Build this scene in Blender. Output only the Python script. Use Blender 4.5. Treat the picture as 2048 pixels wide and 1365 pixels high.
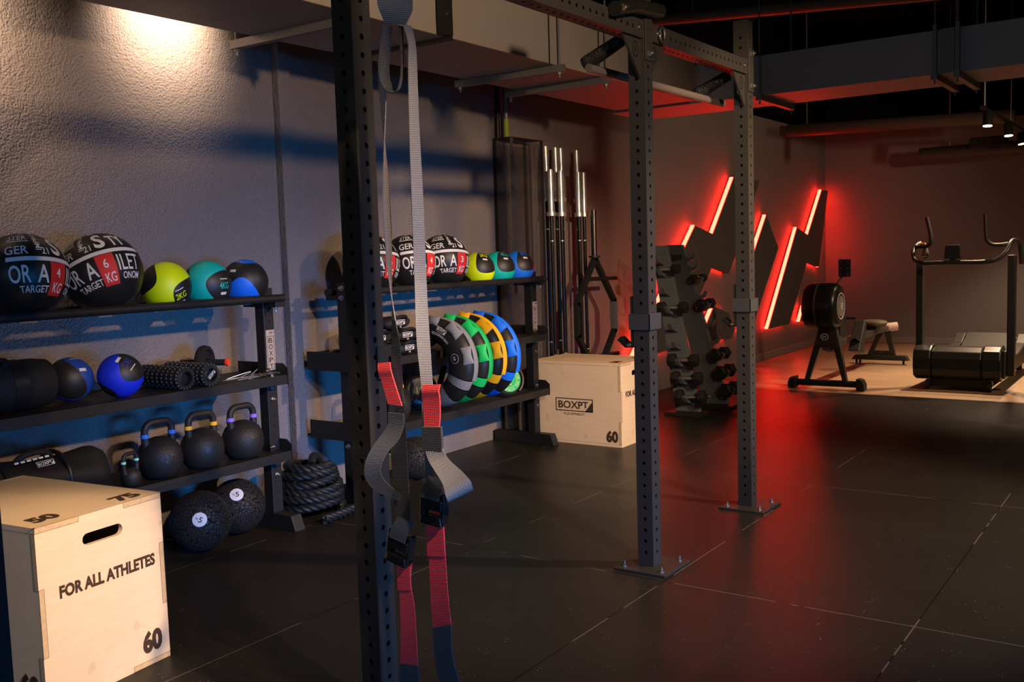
import bpy, bmesh, math, random
from mathutils import Vector, Matrix, Euler, Quaternion
random.seed(7)
for o in list(bpy.data.objects): bpy.data.objects.remove(o)
SC = bpy.context.scene
COL = SC.collection
PI = math.pi

# ------------------------------------------------------------------ camera
F_PX, YAW, PITCH, ROLL, CAM_H = 1972.43, -0.6096, 0.0901, 0.0316, 1.4089
cy, sy, cp, sp = math.cos(YAW), math.sin(YAW), math.cos(PITCH), math.sin(PITCH)
fw = Vector((sy*cp, cy*cp, -sp)); rt = Vector((cy, -sy, 0)); dn = fw.cross(rt)
c_, s_ = math.cos(ROLL), math.sin(ROLL)
r2 = rt*c_ + dn*s_; d2 = rt*(-s_) + dn*c_
cam = bpy.data.cameras.new('camera'); camo = bpy.data.objects.new('camera', cam); COL.objects.link(camo)
m = Matrix((( r2.x, -d2.x, -fw.x, 0), (r2.y, -d2.y, -fw.y, 0), (r2.z, -d2.z, -fw.z, CAM_H), (0, 0, 0, 1)))
camo.matrix_world = m
cam.sensor_width = 36; cam.lens = F_PX*36/2048; cam.clip_end = 60; cam.clip_start = 0.05
SC.camera = camo

# ------------------------------------------------------------------ world, exposure, lights
SC.view_settings.view_transform = 'Standard'; SC.view_settings.look = 'None'
SC.view_settings.gamma = 1; SC.view_settings.use_curve_mapping = False
SC.view_settings.exposure = 0.0
W = bpy.data.worlds.new('world'); SC.world = W; W.use_nodes = True
W.node_tree.nodes['Background'].inputs[0].default_value = (0.35, 0.55, 1.0, 1)
W.node_tree.nodes['Background'].inputs[1].default_value = 0.010

def area(name, loc, target, sx, sz, power, col):
    l = bpy.data.lights.new(name, 'AREA'); l.shape = 'RECTANGLE'; l.size = sx; l.size_y = sz
    l.energy = power; l.color = col
    o = bpy.data.objects.new(name, l); COL.objects.link(o); o.location = loc
    o.rotation_euler = (Vector(target)-Vector(loc)).to_track_quat('-Z', 'Y').to_euler()
    return o
def spot(name, loc, target, power, col, ang=90, blend=0.6, r=0.06):
    l = bpy.data.lights.new(name, 'SPOT'); l.energy = power; l.color = col
    l.spot_size = math.radians(ang); l.spot_blend = blend; l.shadow_soft_size = r
    o = bpy.data.objects.new(name, l); COL.objects.link(o); o.location = loc
    o.rotation_euler = (Vector(target)-Vector(loc)).to_track_quat('-Z', 'Y').to_euler()
    return o
WARM = (1.0, 0.67, 0.41)
# daylight: a cool weak source behind the camera and a deep blue one of unseen origin on the right, narrowed to the lower wall
area('daylight', (-1.0, -3.2, 1.9), (-2.0, 6, 1.4), 3.0, 1.6, 25, (0.62, 0.78, 1.0))
blue = area('daylight', (5.4, 1.6, 0.9), (-4.35, 4.0, 0.0), 2.6, 0.9, 36, (0.022, 0.31, 1.0))
blue.data.spread = math.radians(32)
# ceiling track spots: (position, aim, power, cone)
TRACK = [
    ((0.67, 1.20, 2.62), (-1.70, 2.14, 1.25), 290, 31),  # added to brighten the hanging straps
    ((0.67, 1.74, 2.62), (-2.95, 1.64, 0.28), 1150, 17),  # added narrow beam that brightens only the first plywood box
    ((0.67, 2.00, 2.62), (-4.2, 3.8, 0.85), 470, 82),
    ((0.67, 3.76, 2.62), (-4.0, 5.9, 0.60), 820, 42),
    ((0.67, 5.09, 2.62), (-1.9, 4.7, 0.0), 680, 74),
    ((0.67, 8.45, 2.45), (-4.3, 11.0, 1.3), 270, 78),  # added beyond the duct to lift the lightning panels and their wall
    ((-1.67, 10.32, 2.45), (-1.65, 10.0, 0.0), 400, 88),
    ((-1.66, 11.5, 2.45), (-1.5, 11.2, 0.0), 240, 105),
    ((-1.69, 12.67, 2.45), (-1.3, 12.5, 0.0), 200, 120)]
for i, (p, t, e, a) in enumerate(TRACK):
    d = (Vector(t)-Vector(p)).normalized()
    spot('spot', Vector(p)+d*0.03, t, e, WARM, a, 0.6)
# wall washer hung between the duct and the wall
WASH = (-3.99, 3.22, 2.86)
WASH_EXTRA = (-3.99, 1.85, 2.86)  # extra washer added to brighten the upper left wall
spot('wash', (WASH_EXTRA[0], WASH_EXTRA[1], WASH_EXTRA[2]-0.06), (-4.38, 1.95, 2.58), 190, (1.0, 0.70, 0.47), 112, 1.0, 0.05)
spot('wash', (WASH[0], WASH[1], WASH[2]-0.06), (-4.38, 3.22, 2.64), 140, (1.0, 0.72, 0.50), 102, 1.0, 0.05)

# ------------------------------------------------------------------ materials
def srgb(h):
    h = h.lstrip('#'); v = [int(h[i:i+2], 16)/255 for i in (0, 2, 4)]
    return tuple(x/12.92 if x <= 0.04045 else ((x+0.055)/1.055)**2.4 for x in v)+(1,)
MATS = {}
def mat(name, col, rough=0.5, metal=0.0, bump=0.0, bscale=200.0, emit=None, estr=0.0, var=0.0, vscale=8.0, spec=0.3):
    if name in MATS: return MATS[name]
    M = bpy.data.materials.new(name); M.use_nodes = True; N = M.node_tree.nodes; L = M.node_tree.links
    b = N['Principled BSDF']
    c = srgb(col) if isinstance(col, str) else tuple(col)+(1,)
    b.inputs['Base Color'].default_value = c; b.inputs['Roughness'].default_value = rough
    b.inputs['Metallic'].default_value = metal; b.inputs['Specular IOR Level'].default_value = spec
    if emit:
        b.inputs['Emission Color'].default_value = tuple(emit)+(1,); b.inputs['Emission Strength'].default_value = estr
    if bump or var:
        tc = N.new('ShaderNodeTexCoord')
    if bump:
        n = N.new('ShaderNodeTexNoise'); n.inputs['Scale'].default_value = bscale; n.inputs['Detail'].default_value = 3
        bp = N.new('ShaderNodeBump'); bp.inputs['Strength'].default_value = bump; bp.inputs['Distance'].default_value = 0.004
        L.new(tc.outputs['Object'], n.inputs['Vector']); L.new(n.outputs['Fac'], bp.inputs['Height']); L.new(bp.outputs['Normal'], b.inputs['Normal'])
    if var:
        n = N.new('ShaderNodeTexNoise'); n.inputs['Scale'].default_value = vscale; n.inputs['Detail'].default_value = 5
        mx = N.new('ShaderNodeMix'); mx.data_type = 'RGBA'
        mx.inputs[6].default_value = tuple(x*(1-var) for x in c[:3])+(1,); mx.inputs[7].default_value = tuple(min(1, x*(1+var)) for x in c[:3])+(1,)
        L.new(tc.outputs['Object'], n.inputs['Vector']); L.new(n.outputs['Fac'], mx.inputs[0]); L.new(mx.outputs[2], b.inputs['Base Color'])
    MATS[name] = M
    return M
class NG:
    """tiny node-graph helper"""
    def __init__(s, name):
        s.M = bpy.data.materials.new(name); s.M.use_nodes = True; s.N = s.M.node_tree.nodes; s.L = s.M.node_tree.links
        s.b = s.N['Principled BSDF']
    def n(s, t, **k):
        x = s.N.new(t)
        for a, v in k.items(): setattr(x, a, v)
        return x
    def math(s, op, a, b=None, c=None):
        x = s.N.new('ShaderNodeMath'); x.operation = op
        for i, v in enumerate((a, b, c)):
            if v is None: continue
            if isinstance(v, (int, float)): x.inputs[i].default_value = v
            else: s.L.new(v, x.inputs[i])
        return x.outputs[0]
    def mix(s, f, a, b):
        x = s.N.new('ShaderNodeMix'); x.data_type = 'RGBA'
        for i, v in ((0, f), (6, a), (7, b)):
            if isinstance(v, (int, float)): x.inputs[i].default_value = v
            elif isinstance(v, tuple): x.inputs[i].default_value = v
            else: s.L.new(v, x.inputs[i])
        return x.outputs[2]
    def noise(s, vec, scale, detail=3):
        x = s.N.new('ShaderNodeTexNoise'); x.inputs['Scale'].default_value = scale; x.inputs['Detail'].default_value = detail
        s.L.new(vec, x.inputs['Vector']); return x.outputs['Fac']
    def bump(s, h, st, dist=0.004):
        x = s.N.new('ShaderNodeBump'); x.inputs['Strength'].default_value = st; x.inputs['Distance'].default_value = dist
        s.L.new(h, x.inputs['Height']); s.L.new(x.outputs['Normal'], s.b.inputs['Normal'])
def m_rubber_floor():
    g = NG('rubber_floor'); tc = g.n('ShaderNodeTexCoord'); P = tc.outputs['Object']
    xyz = g.n('ShaderNodeSeparateXYZ'); g.L.new(P, xyz.inputs[0])
    def seam(v, off, per, w):
        a = g.math('DIVIDE', g.math('SUBTRACT', v, off), per); f = g.math('FRACT', a)
        d = g.math('ABSOLUTE', g.math('SUBTRACT', f, 0.5)); d = g.math('MULTIPLY', g.math('SUBTRACT', 0.5, d), per)
        return g.math('LESS_THAN', d, w)
    sx = seam(xyz.outputs[0], -1.825, 1.005, 0.0028); sy_ = seam(xyz.outputs[1], 3.68, 1.93, 0.0028)
    s = g.math('MAXIMUM', sx, sy_)
    dust = g.math('GREATER_THAN', g.noise(P, 3.1, 4), 0.5)
    n1 = g.noise(P, 420, 2); n2 = g.noise(P, 2.3, 6)
    fle = g.n('ShaderNodeTexVoronoi'); fle.inputs['Scale'].default_value = 55; g.L.new(P, fle.inputs['Vector'])
    fl = g.math('MULTIPLY', g.math('LESS_THAN', fle.outputs['Distance'], 0.11), g.math('GREATER_THAN', g.noise(P, 13, 2), 0.58))
    base = g.mix(n2, (0.008, 0.0075, 0.007, 1), (0.019, 0.018, 0.0165, 1))
    base = g.mix(g.math('MULTIPLY', n1, 0.5), base, (0.026, 0.025, 0.023, 1))
    base = g.mix(fl, base, (0.25, 0.24, 0.22, 1))
    base = g.mix(s, base, g.mix(dust, (0.006, 0.006, 0.006, 1), (0.085, 0.08, 0.07, 1)))
    g.L.new(base, g.b.inputs['Base Color'])
    g.b.inputs['Roughness'].default_value = 0.30; g.b.inputs['Specular IOR Level'].default_value = 0.08
    h = g.math('SUBTRACT', g.math('ADD', n1, g.math('MULTIPLY', n2, 0.4)), g.math('MULTIPLY', s, 2.0)); g.bump(h, 0.25, 0.003)
    return g.M
def m_wood_floor():
    g = NG('laminate_floor'); tc = g.n('ShaderNodeTexCoord'); P = tc.outputs['Object']
    mp = g.n('ShaderNodeMapping'); mp.inputs['Scale'].default_value = (1.2, 9, 1); g.L.new(P, mp.inputs[0])
    br = g.n('ShaderNodeTexBrick'); br.inputs['Scale'].default_value = 1; br.inputs['Brick Width'].default_value = 1.4; br.inputs['Row Height'].default_value = 0.19
    br.inputs['Mortar Size'].default_value = 0.004; br.inputs['Color1'].default_value = (0.30, 0.205, 0.125, 1); br.inputs['Color2'].default_value = (0.36, 0.25, 0.155, 1); br.inputs['Mortar'].default_value = (0.16, 0.10, 0.06, 1)
    g.L.new(P, br.inputs['Vector'])
    n = g.noise(mp.outputs[0], 6, 5)
    g.L.new(g.mix(g.math('MULTIPLY', n, 0.55), br.outputs['Color'], (0.20, 0.13, 0.08, 1)), g.b.inputs['Base Color'])
    g.b.inputs['Roughness'].default_value = 0.42
    return g.M
def m_plaster(name, col, bs=0.7):
    g = NG(name); tc = g.n('ShaderNodeTexCoord'); P = tc.outputs['Object']
    n1 = g.noise(P, 95, 3); n2 = g.noise(P, 30, 4); n3 = g.noise(P, 1.1, 3)
    c = Vector(col)
    g.L.new(g.mix(n3, tuple(c*0.88)+(1,), tuple(c*1.12)+(1,)), g.b.inputs['Base Color'])
    g.b.inputs['Roughness'].default_value = 0.75; g.b.inputs['Specular IOR Level'].default_value = 0.25
    g.bump(g.math('ADD', n1, g.math('MULTIPLY', n2, 0.6)), bs, 0.010)
    return g.M
def m_ply(name):
    g = NG(name); tc = g.n('ShaderNodeTexCoord'); P = tc.outputs['Object']
    mp = g.n('ShaderNodeMapping'); mp.inputs['Scale'].default_value = (2.0, 2.0, 16); g.L.new(P, mp.inputs[0])
    n1 = g.noise(mp.outputs[0], 3.0, 6); n2 = g.noise(P, 5, 4)
    st = g.math('GREATER_THAN', g.noise(P, 9, 3), 0.69)
    b = g.mix(n1, (0.62, 0.47, 0.29, 1), (0.76, 0.61, 0.42, 1))
    b = g.mix(g.math('MULTIPLY', n2, 0.35), b, (0.46, 0.33, 0.20, 1))
    b = g.mix(g.math('MULTIPLY', st, 0.25), b, (0.30, 0.20, 0.11, 1))
    g.L.new(b, g.b.inputs['Base Color']); g.b.inputs['Roughness'].default_value = 0.55
    g.bump(n1, 0.12, 0.002)
    return g.M
def m_seam_ball(name, c1, c2, bumpst=0.25, c=0.14):
    """two-tone ball: one colour either side of a tennis-ball curve"""
    g = NG(name); tc = g.n('ShaderNodeTexCoord'); P = tc.outputs['Object']
    nv = g.n('ShaderNodeVectorMath'); nv.operation = 'NORMALIZE'; g.L.new(P, nv.inputs[0])
    x = g.n('ShaderNodeSeparateXYZ'); g.L.new(nv.outputs[0], x.inputs[0])
    f = g.math('SUBTRACT', g.math('SUBTRACT', g.math('MULTIPLY', x.outputs[0], x.outputs[0]), g.math('MULTIPLY', x.outputs[1], x.outputs[1])), g.math('MULTIPLY', x.outputs[2], c))
    k = g.math('GREATER_THAN', f, 0)
    g.L.new(g.mix(k, c2, c1), g.b.inputs['Base Color'])
    g.b.inputs['Roughness'].default_value = 0.5
    seam = g.math('LESS_THAN', g.math('ABSOLUTE', f), 0.03)
    g.bump(g.math('SUBTRACT', g.noise(P, 260, 2), g.math('MULTIPLY', seam, 2)), bumpst, 0.0015)
    return g.M
def m_tread():
    g = NG('slam_rubber'); tc = g.n('ShaderNodeTexCoord'); P = tc.outputs['Object']
    v = g.n('ShaderNodeTexVoronoi'); v.inputs['Scale'].default_value = 60; v.feature = 'DISTANCE_TO_EDGE'; g.L.new(P, v.inputs['Vector'])
    h = g.math('MINIMUM', v.outputs['Distance'], 0.08)
    g.b.inputs['Base Color'].default_value = (0.017, 0.0155, 0.014, 1); g.b.inputs['Roughness'].default_value = 0.6; g.b.inputs['Specular IOR Level'].default_value = 0.3
    g.bump(h, 1.0, 0.3)
    return g.M
def m_perf():
    g = NG('perforated_steel'); tc = g.n('ShaderNodeTexCoord'); P = tc.outputs['Object']
    x = g.n('ShaderNodeSeparateXYZ'); g.L.new(P, x.inputs[0])
    u = g.math('ADD', x.outputs[0], x.outputs[1])
    k = 2*PI/0.016
    a = g.math('MULTIPLY', g.math('SINE', g.math('MULTIPLY', u, k)), g.math('SINE', g.math('MULTIPLY', x.outputs[2], k)))
    hole = g.math('GREATER_THAN', a, 0.25)
    g.b.inputs['Base Color'].default_value = (0.035, 0.034, 0.034, 1); g.b.inputs['Roughness'].default_value = 0.5
    tr = g.n('ShaderNodeBsdfTransparent'); mx = g.n('ShaderNodeMixShader')
    hole = g.math('MAXIMUM', hole, g.math('LESS_THAN', a, -0.25))
    g.L.new(hole, mx.inputs[0]); g.L.new(g.b.outputs[0], mx.inputs[1]); g.L.new(tr.outputs[0], mx.inputs[2])
    g.L.new(mx.outputs[0], g.N['Material Output'].inputs[0])
    return g.M
def m_web(name, c1, c2, rough=0.55):
    """woven webbing: fine ribs across the strap (ribs follow the UV length)"""
    g = NG(name); tc = g.n('ShaderNodeTexCoord'); x = g.n('ShaderNodeSeparateXYZ'); g.L.new(tc.outputs['UV'], x.inputs[0])
    r = g.math('SINE', g.math('MULTIPLY', x.outputs[1], 2*PI/0.0045)); e = g.math('SINE', g.math('MULTIPLY', x.outputs[0], 2*PI*9))
    h = g.math('ADD', g.math('MULTIPLY', r, 0.5), g.math('MULTIPLY', e, 0.2)); f = g.math('ADD', g.math('MULTIPLY', r, 0.5), 0.5)
    g.L.new(g.mix(f, c1, c2), g.b.inputs['Base Color']); g.b.inputs['Roughness'].default_value = rough
    g.b.inputs['Sheen Weight'].default_value = 0.15
    g.bump(h, 0.6, 0.0012)
    return g.M

STEEL = mat('black_powdercoat', (0.026, 0.0245, 0.0225), 0.45, 0, 0.08, 500)
STEEL2 = mat('rack_steel', (0.014, 0.0135, 0.013), 0.5, 0, 0.12, 300)
HOLE = mat('hole_dark', (0.004, 0.004, 0.004), 0.8)
CHROME = mat('chrome', (0.62, 0.62, 0.62), 0.22, 1.0)
ZINC = mat('zinc_bolt', (0.55, 0.53, 0.50), 0.32, 1.0)
GREYM = mat('galvanised', (0.20, 0.19, 0.185), 0.5, 0.6, 0.1, 120)
PLY = m_ply('birch_ply'); PLYE = mat('ply_edge', (0.50, 0.36, 0.20), 0.6, 0, 0, 1, None, 0, 0.25, 60)
INK = mat('burnt_print', (0.045, 0.024, 0.012), 0.7)
JOINT = mat('joint_gap', (0.10, 0.065, 0.035), 0.8)
RUB = mat('black_rubber', (0.011, 0.011, 0.011), 0.55, 0, 0.2, 220)
PLASTIC = mat('black_plastic', (0.010, 0.010, 0.010), 0.32)
LEATHER = mat('black_vinyl', (0.012, 0.012, 0.0115), 0.42, 0, 0.15, 140)
CLOTH = mat('black_nylon', (0.010, 0.010, 0.010), 0.7, 0, 0.3, 300)
IRON = mat('cast_iron', (0.017, 0.0155, 0.014), 0.48, 0, 0.5, 180)
WPRINT = mat('white_print', (0.62, 0.61, 0.60), 0.6)
RPRINT = mat('red_print', (0.55, 0.022, 0.02), 0.6)
BLUEB = mat('blue_band', (0.035, 0.16, 0.62), 0.5); YELB = mat('yellow_band', (0.85, 0.42, 0.01), 0.5)
PURB = mat('purple_band', (0.26, 0.15, 0.72), 0.5); MINTB = mat('mint_band', (0.25, 0.75, 0.62), 0.5)
GREEN = mat('green_fabric', (0.005, 0.42, 0.08), 0.6, 0, 0.25, 90); YEL = mat('yellow_fabric', (0.86, 0.42, 0.004), 0.6, 0, 0.25, 90)
BLUE = mat('blue_fabric', (0.006, 0.14, 0.72), 0.6, 0, 0.25, 90); GREY = mat('grey_fabric', (0.16, 0.17, 0.18), 0.65, 0, 0.25, 90)
DUCTM = mat('duct_paint', (0.28, 0.25, 0.225), 0.55, 0, 0.06, 30, None, 0, 0.12, 2)
DARKC = mat('dark_ceiling', (0.004, 0.004, 0.0048), 0.95, 0, 0.3, 20, spec=0.0)
PANELM = mat('logo_panel', (0.075, 0.072, 0.076), 0.65, 0, 0.25, 90)
LED = mat('red_led', (0.3, 0.02, 0.02), 0.4, emit=(1.0, 0.015, 0.008), estr=54.0)
LENS = mat('lamp_lens', (0.8, 0.8, 0.7), 0.3, emit=(1.0, 0.78, 0.5), estr=25.0)

# ------------------------------------------------------------------ mesh helpers
class MB:
    def __init__(s): s.v = []; s.f = []; s.uv = None
    def add(s, vs, fs):
        n = len(s.v); s.v += [Vector(v) for v in vs]; s.f += [tuple(i+n for i in f) for f in fs]; return s
    def box(s, lo, hi, M=None):
        (a, b, c), (d, e, f) = lo, hi
        vs = [Vector(p) for p in ((a,b,c),(d,b,c),(d,e,c),(a,e,c),(a,b,f),(d,b,f),(d,e,f),(a,e,f))]
        if M: vs = [M @ v for v in vs]
        return s.add(vs, [(0,3,2,1),(4,5,6,7),(0,1,5,4),(1,2,6,5),(2,3,7,6),(3,0,4,7)])
    def ring(s, pts_list, cap=True, closed=False):
        """loft rings of equal length"""
        k = len(pts_list[0]); vs = [p for r in pts_list for p in r]; fs = []
        n = len(pts_list)
        for i in range(n if closed else n-1):
            j = (i+1) % n
            for a in range(k):
                b = (a+1) % k
                fs.append((i*k+a, i*k+b, j*k+b, j*k+a))
        if cap and not closed:
            fs.append(tuple(reversed(range(k)))); fs.append(tuple((n-1)*k+a for a in range(k)))
        return s.add(vs, fs)
    def tube(s, path, r, seg=12, cap=True, closed=False):
        P = [Vector(p) for p in path]; n = len(P)
        R = r if isinstance(r, (list, tuple)) else [r]*n
        T = []
        for i in range(n):
            a = P[i-1] if (i > 0 or closed) else P[i]; b = P[(i+1) % n] if (i < n-1 or closed) else P[i]
            T.append((b-a).normalized())
        up = Vector((0, 0, 1)) if abs(T[0].z) < 0.9 else Vector((1, 0, 0))
        u = T[0].cross(up).normalized(); rings = []
        for i in range(n):
            if i > 0:
                q = T[i-1].rotation_difference(T[i]); u = q @ u
            u = (u - T[i]*u.dot(T[i])).normalized(); w = T[i].cross(u)
            rings.append([P[i]+(u*math.cos(2*PI*a/seg)+w*math.sin(2*PI*a/seg))*R[i] for a in range(seg)])
        return s.ring(rings, cap, closed)
    def cyl(s, p0, p1, r, seg=16, r1=None):
        return s.tube([p0, p1], [r, r if r1 is None else r1], seg)
    def lathe(s, prof, M=None, seg=32):
        """profile (r, z) around z"""
        rings = [[Vector((r*math.cos(2*PI*a/seg), r*math.sin(2*PI*a/seg), z)) for a in range(seg)] for r, z in prof]
        if M: rings = [[M @ p for p in q] for q in rings]
        return s.ring(rings, True) if prof[0][0] < 1e-6 else s.ring(rings, False, True)
    def sphere(s, c, r, seg=48, rings=24, sc=(1, 1, 1), M=None):
        c = Vector(c); L = []
        for i in range(1, rings):
            t = PI*i/rings - PI/2
            L.append([Vector((r*sc[0]*math.cos(t)*math.cos(2*PI*a/seg), r*sc[1]*math.cos(t)*math.sin(2*PI*a/seg), r*sc[2]*math.sin(t))) for a in range(seg)])
        n0 = len(s.v); allp = [p for q in L for p in q]+[Vector((0, 0, -r*sc[2])), Vector((0, 0, r*sc[2]))]
        if M: allp = [M @ p for p in allp]
        fs = []
        k = seg; n = len(L)
        for i in range(n-1):
            for a in range(k):
                b = (a+1) % k; fs.append((i*k+a, i*k+b, (i+1)*k+b, (i+1)*k+a))
        for a in range(k):
            b = (a+1) % k; fs.append((n*k, b, a)); fs.append((n*k+1, (n-1)*k+a, (n-1)*k+b))
        return s.add([p+c for p in allp], fs)
    def prism(s, poly, f0, f1):
        """poly: list of 2d pts; f0,f1: functions mapping (a,b) to the two 3d faces"""
        n = len(poly); vs = [Vector(f0(*p)) for p in poly]+[Vector(f1(*p)) for p in poly]
        fs = [tuple(reversed(range(n))), tuple(range(n, 2*n))]+[(i, (i+1) % n, n+(i+1) % n, n+i) for i in range(n)]
        return s.add(vs, fs)
    def ribbon(s, st, th=0.0025, sub=6):
        """strap: list of (L, R) edge points, smoothed, with thickness and UVs (u across, v metres along)"""
        def cr(a, b, c, d, t):
            return 0.5*((2*b)+(c-a)*t+(2*a-5*b+4*c-d)*t*t+(3*b-a-3*c+d)*t**3)
        LL = []; RR = []; n = len(st); S = [(Vector(a), Vector(b)) for a, b in st]
        for i in range(n-1):
            for k in range(sub):
                t = k/sub
                i0, i3 = max(i-1, 0), min(i+2, n-1)
                LL.append(cr(S[i0][0], S[i][0], S[i+1][0], S[i3][0], t)); RR.append(cr(S[i0][1], S[i][1], S[i+1][1], S[i3][1], t))
        LL.append(S[-1][0]); RR.append(S[-1][1])
        base = len(s.v); uvs = []; ln = 0; m_ = len(LL)
        for i in range(m_):
            if i: ln += ((LL[i]+RR[i])/2-(LL[i-1]+RR[i-1])/2).length
            a = LL[max(i-1, 0)]+RR[max(i-1, 0)]; b = LL[min(i+1, m_-1)]+RR[min(i+1, m_-1)]
            nrm = (b-a).cross(RR[i]-LL[i])
            nrm = nrm.normalized() if nrm.length > 1e-9 else Vector((0, 1, 0))
            for p, u in ((LL[i]+nrm*th/2, 0), (RR[i]+nrm*th/2, 1), (RR[i]-nrm*th/2, 1), (LL[i]-nrm*th/2, 0)):
                s.v.append(p); uvs.append((u, ln))
        for i in range(m_-1):
            for a in range(4):
                b = (a+1) % 4; s.f.append((base+i*4+a, base+i*4+b, base+i*4+4+b, base+i*4+4+a))
        s.f.append((base+3, base+2, base+1, base)); e = base+(m_-1)*4; s.f.append((e, e+1, e+2, e+3))
        if s.uv is None: s.uv = {}
        for i, u in enumerate(uvs): s.uv[base+i] = u
        return s
def obj(name, mb, material, parent=None, smooth=0.7, bevel=0.0, world=True, kind=None):
    me = bpy.data.meshes.new(name); off = Vector((0, 0, 0))
    if parent is not None and world:
        p = parent
        while p is not None: off += p.location; p = p.parent
    me.from_pydata([tuple(v-off) for v in mb.v], [], mb.f)
    if mb.uv:
        ul = me.uv_layers.new(name='UVMap')
        for lp in me.loops: ul.data[lp.index].uv = mb.uv.get(lp.vertex_index, (0, 0))
    bm = bmesh.new(); bm.from_mesh(me); bmesh.ops.recalc_face_normals(bm, faces=bm.faces); bm.to_mesh(me); bm.free()
    if smooth:
        me.shade_smooth(); me.set_sharp_from_angle(angle=smooth)
    me.materials.append(material)
    o = bpy.data.objects.new(name, me); COL.objects.link(o)
    if parent is not None: o.parent = parent
    if bevel:
        b = o.modifiers.new('bevel', 'BEVEL'); b.width = bevel; b.segments = 2; b.limit_method = 'ANGLE'; b.angle_limit = 0.6
    if kind: o['kind'] = kind
    return o
def thing(name, label, cat, loc=(0, 0, 0), rz=0.0, group=None):
    o = bpy.data.objects.new(name, None); COL.objects.link(o); o.location = loc; o.rotation_euler = (0, 0, rz)
    o.empty_display_size = 0.1
    o['label'] = label; o['category'] = cat
    if group: o['group'] = group
    return o
def tag(o, label, cat, group=None):
    o['label'] = label; o['category'] = cat
    if group: o['group'] = group
    return o
def dup(root, loc, rot=None, label=None, name=None):
    r = root.copy(); COL.objects.link(r); r.location = loc
    if rot is not None: r.rotation_euler = rot
    if label: r['label'] = label
    def rec(a, b):
        for ch in list(a.children):
            c = ch.copy(); COL.objects.link(c); c.parent = b; rec(ch, c)
    rec(root, r)
    return r
_tc = {}
def text2d(txt, size, bold=0.0, spacing=1.0):
    """triangulated text centred at 0; returns verts (x,y), faces"""
    k = (txt, size, bold, spacing)
    if k in _tc: return _tc[k]
    cu = bpy.data.curves.new('t', 'FONT'); cu.body = txt; cu.size = size; cu.align_x = 'CENTER'; cu.align_y = 'CENTER'
    cu.offset = bold*size; cu.space_character = spacing; cu.resolution_u = 3; cu.fill_mode = 'FRONT'
    o = bpy.data.objects.new('t', cu); COL.objects.link(o)
    dg = bpy.context.evaluated_depsgraph_get(); dg.update()
    me = bpy.data.meshes.new_from_object(o.evaluated_get(dg))
    vs = [(v.co.x, v.co.y) for v in me.vertices]; fs = [tuple(p.vertices) for p in me.polygons]
    bpy.data.objects.remove(o); bpy.data.curves.remove(cu); bpy.data.meshes.remove(me)
    if vs:
        x0, x1 = min(v[0] for v in vs), max(v[0] for v in vs); y0, y1 = min(v[1] for v in vs), max(v[1] for v in vs)
        vs = [(x-(x0+x1)/2, y-(y0+y1)/2) for x, y in vs]
    _tc[k] = (vs, fs); return _tc[k]
def put2d(mb, shape, f, mx=0):
    if mx: shape = fine2d(shape, mx)
    vs, fs = shape; mb.add([f(x, y) for x, y in vs], fs); return mb
def fine2d(shape, mx):
    vs, fs = list(shape[0]), []
    st = [(f[0], f[i], f[i+1]) for f in shape[1] for i in range(1, len(f)-1)]; mid = {}
    def d(a, b): return math.hypot(vs[a][0]-vs[b][0], vs[a][1]-vs[b][1])
    while st:
        t = st.pop(); L = [(d(t[i], t[(i+1) % 3]), i) for i in range(3)]; l, i = max(L)
        if l < mx: fs.append(t); continue
        a, b, c = t[i], t[(i+1) % 3], t[(i+2) % 3]; k = (min(a, b), max(a, b))
        if k not in mid: mid[k] = len(vs); vs.append(((vs[a][0]+vs[b][0])/2, (vs[a][1]+vs[b][1])/2))
        m_ = mid[k]; st += [(a, m_, c), (m_, b, c)]
    return vs, fs
def scaled(shape, sx=1, sy=1, ox=0, oy=0):
    return [(x*sx+ox, y*sy+oy) for x, y in shape[0]], shape[1]
def fit(txt, w, h, ox=0, oy=0, bold=0.0, rot=False):
    """text squeezed into a w x h box centred on ox, oy"""
    vs, fs = text2d(txt, 1.0, bold)
    W_ = max(v[0] for v in vs)*2; H_ = max(v[1] for v in vs)*2
    vs = [(x*w/W_, y*h/H_) for x, y in vs]
    if rot: vs = [(-y, x) for x, y in vs]
    return [(x+ox, y+oy) for x, y in vs], fs
def rect2d(x0, y0, x1, y1, nx=1, ny=1):
    vs = [(x0+(x1-x0)*i/nx, y0+(y1-y0)*j/ny) for j in range(ny+1) for i in range(nx+1)]
    fs = [(j*(nx+1)+i, j*(nx+1)+i+1, (j+1)*(nx+1)+i+1, (j+1)*(nx+1)+i) for j in range(ny) for i in range(nx)]
    return vs, fs
def frame_logo(mb, f, w, h, small=True):
    """framed gym lettering with a cut corner"""
    t = h*0.07
    for r in ((-w/2, h/2-t, w/2, h/2), (-w/2, -h/2, w/2, -h/2+t), (-w/2, -h/2, -w/2+t, h/2), (w/2-t, -h/2, w/2, h/2)):
        put2d(mb, rect2d(*r), f)
    put2d(mb, fit('BOXP', w*0.66, h*0.58, -w*0.10, 0.0, 0.02), f)
    put2d(mb, fit('T', w*0.15, h*0.50, w*0.30, h*0.04, 0.02), f)
    put2d(mb, ([(w/2, h/2*0.75), (w/2, -h/2), (w*0.28, -h/2)], [(0, 2, 1)]), f)
    if small: put2d(mb, fit('EQUIPMENT', w*0.56, h*0.22, 0, -h*0.72, 0.0), f)
def plane_map(o, u, v):
    o = Vector(o); u = Vector(u).normalized(); v = Vector(v).normalized()
    return lambda a, b: o+u*a+v*b
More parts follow.
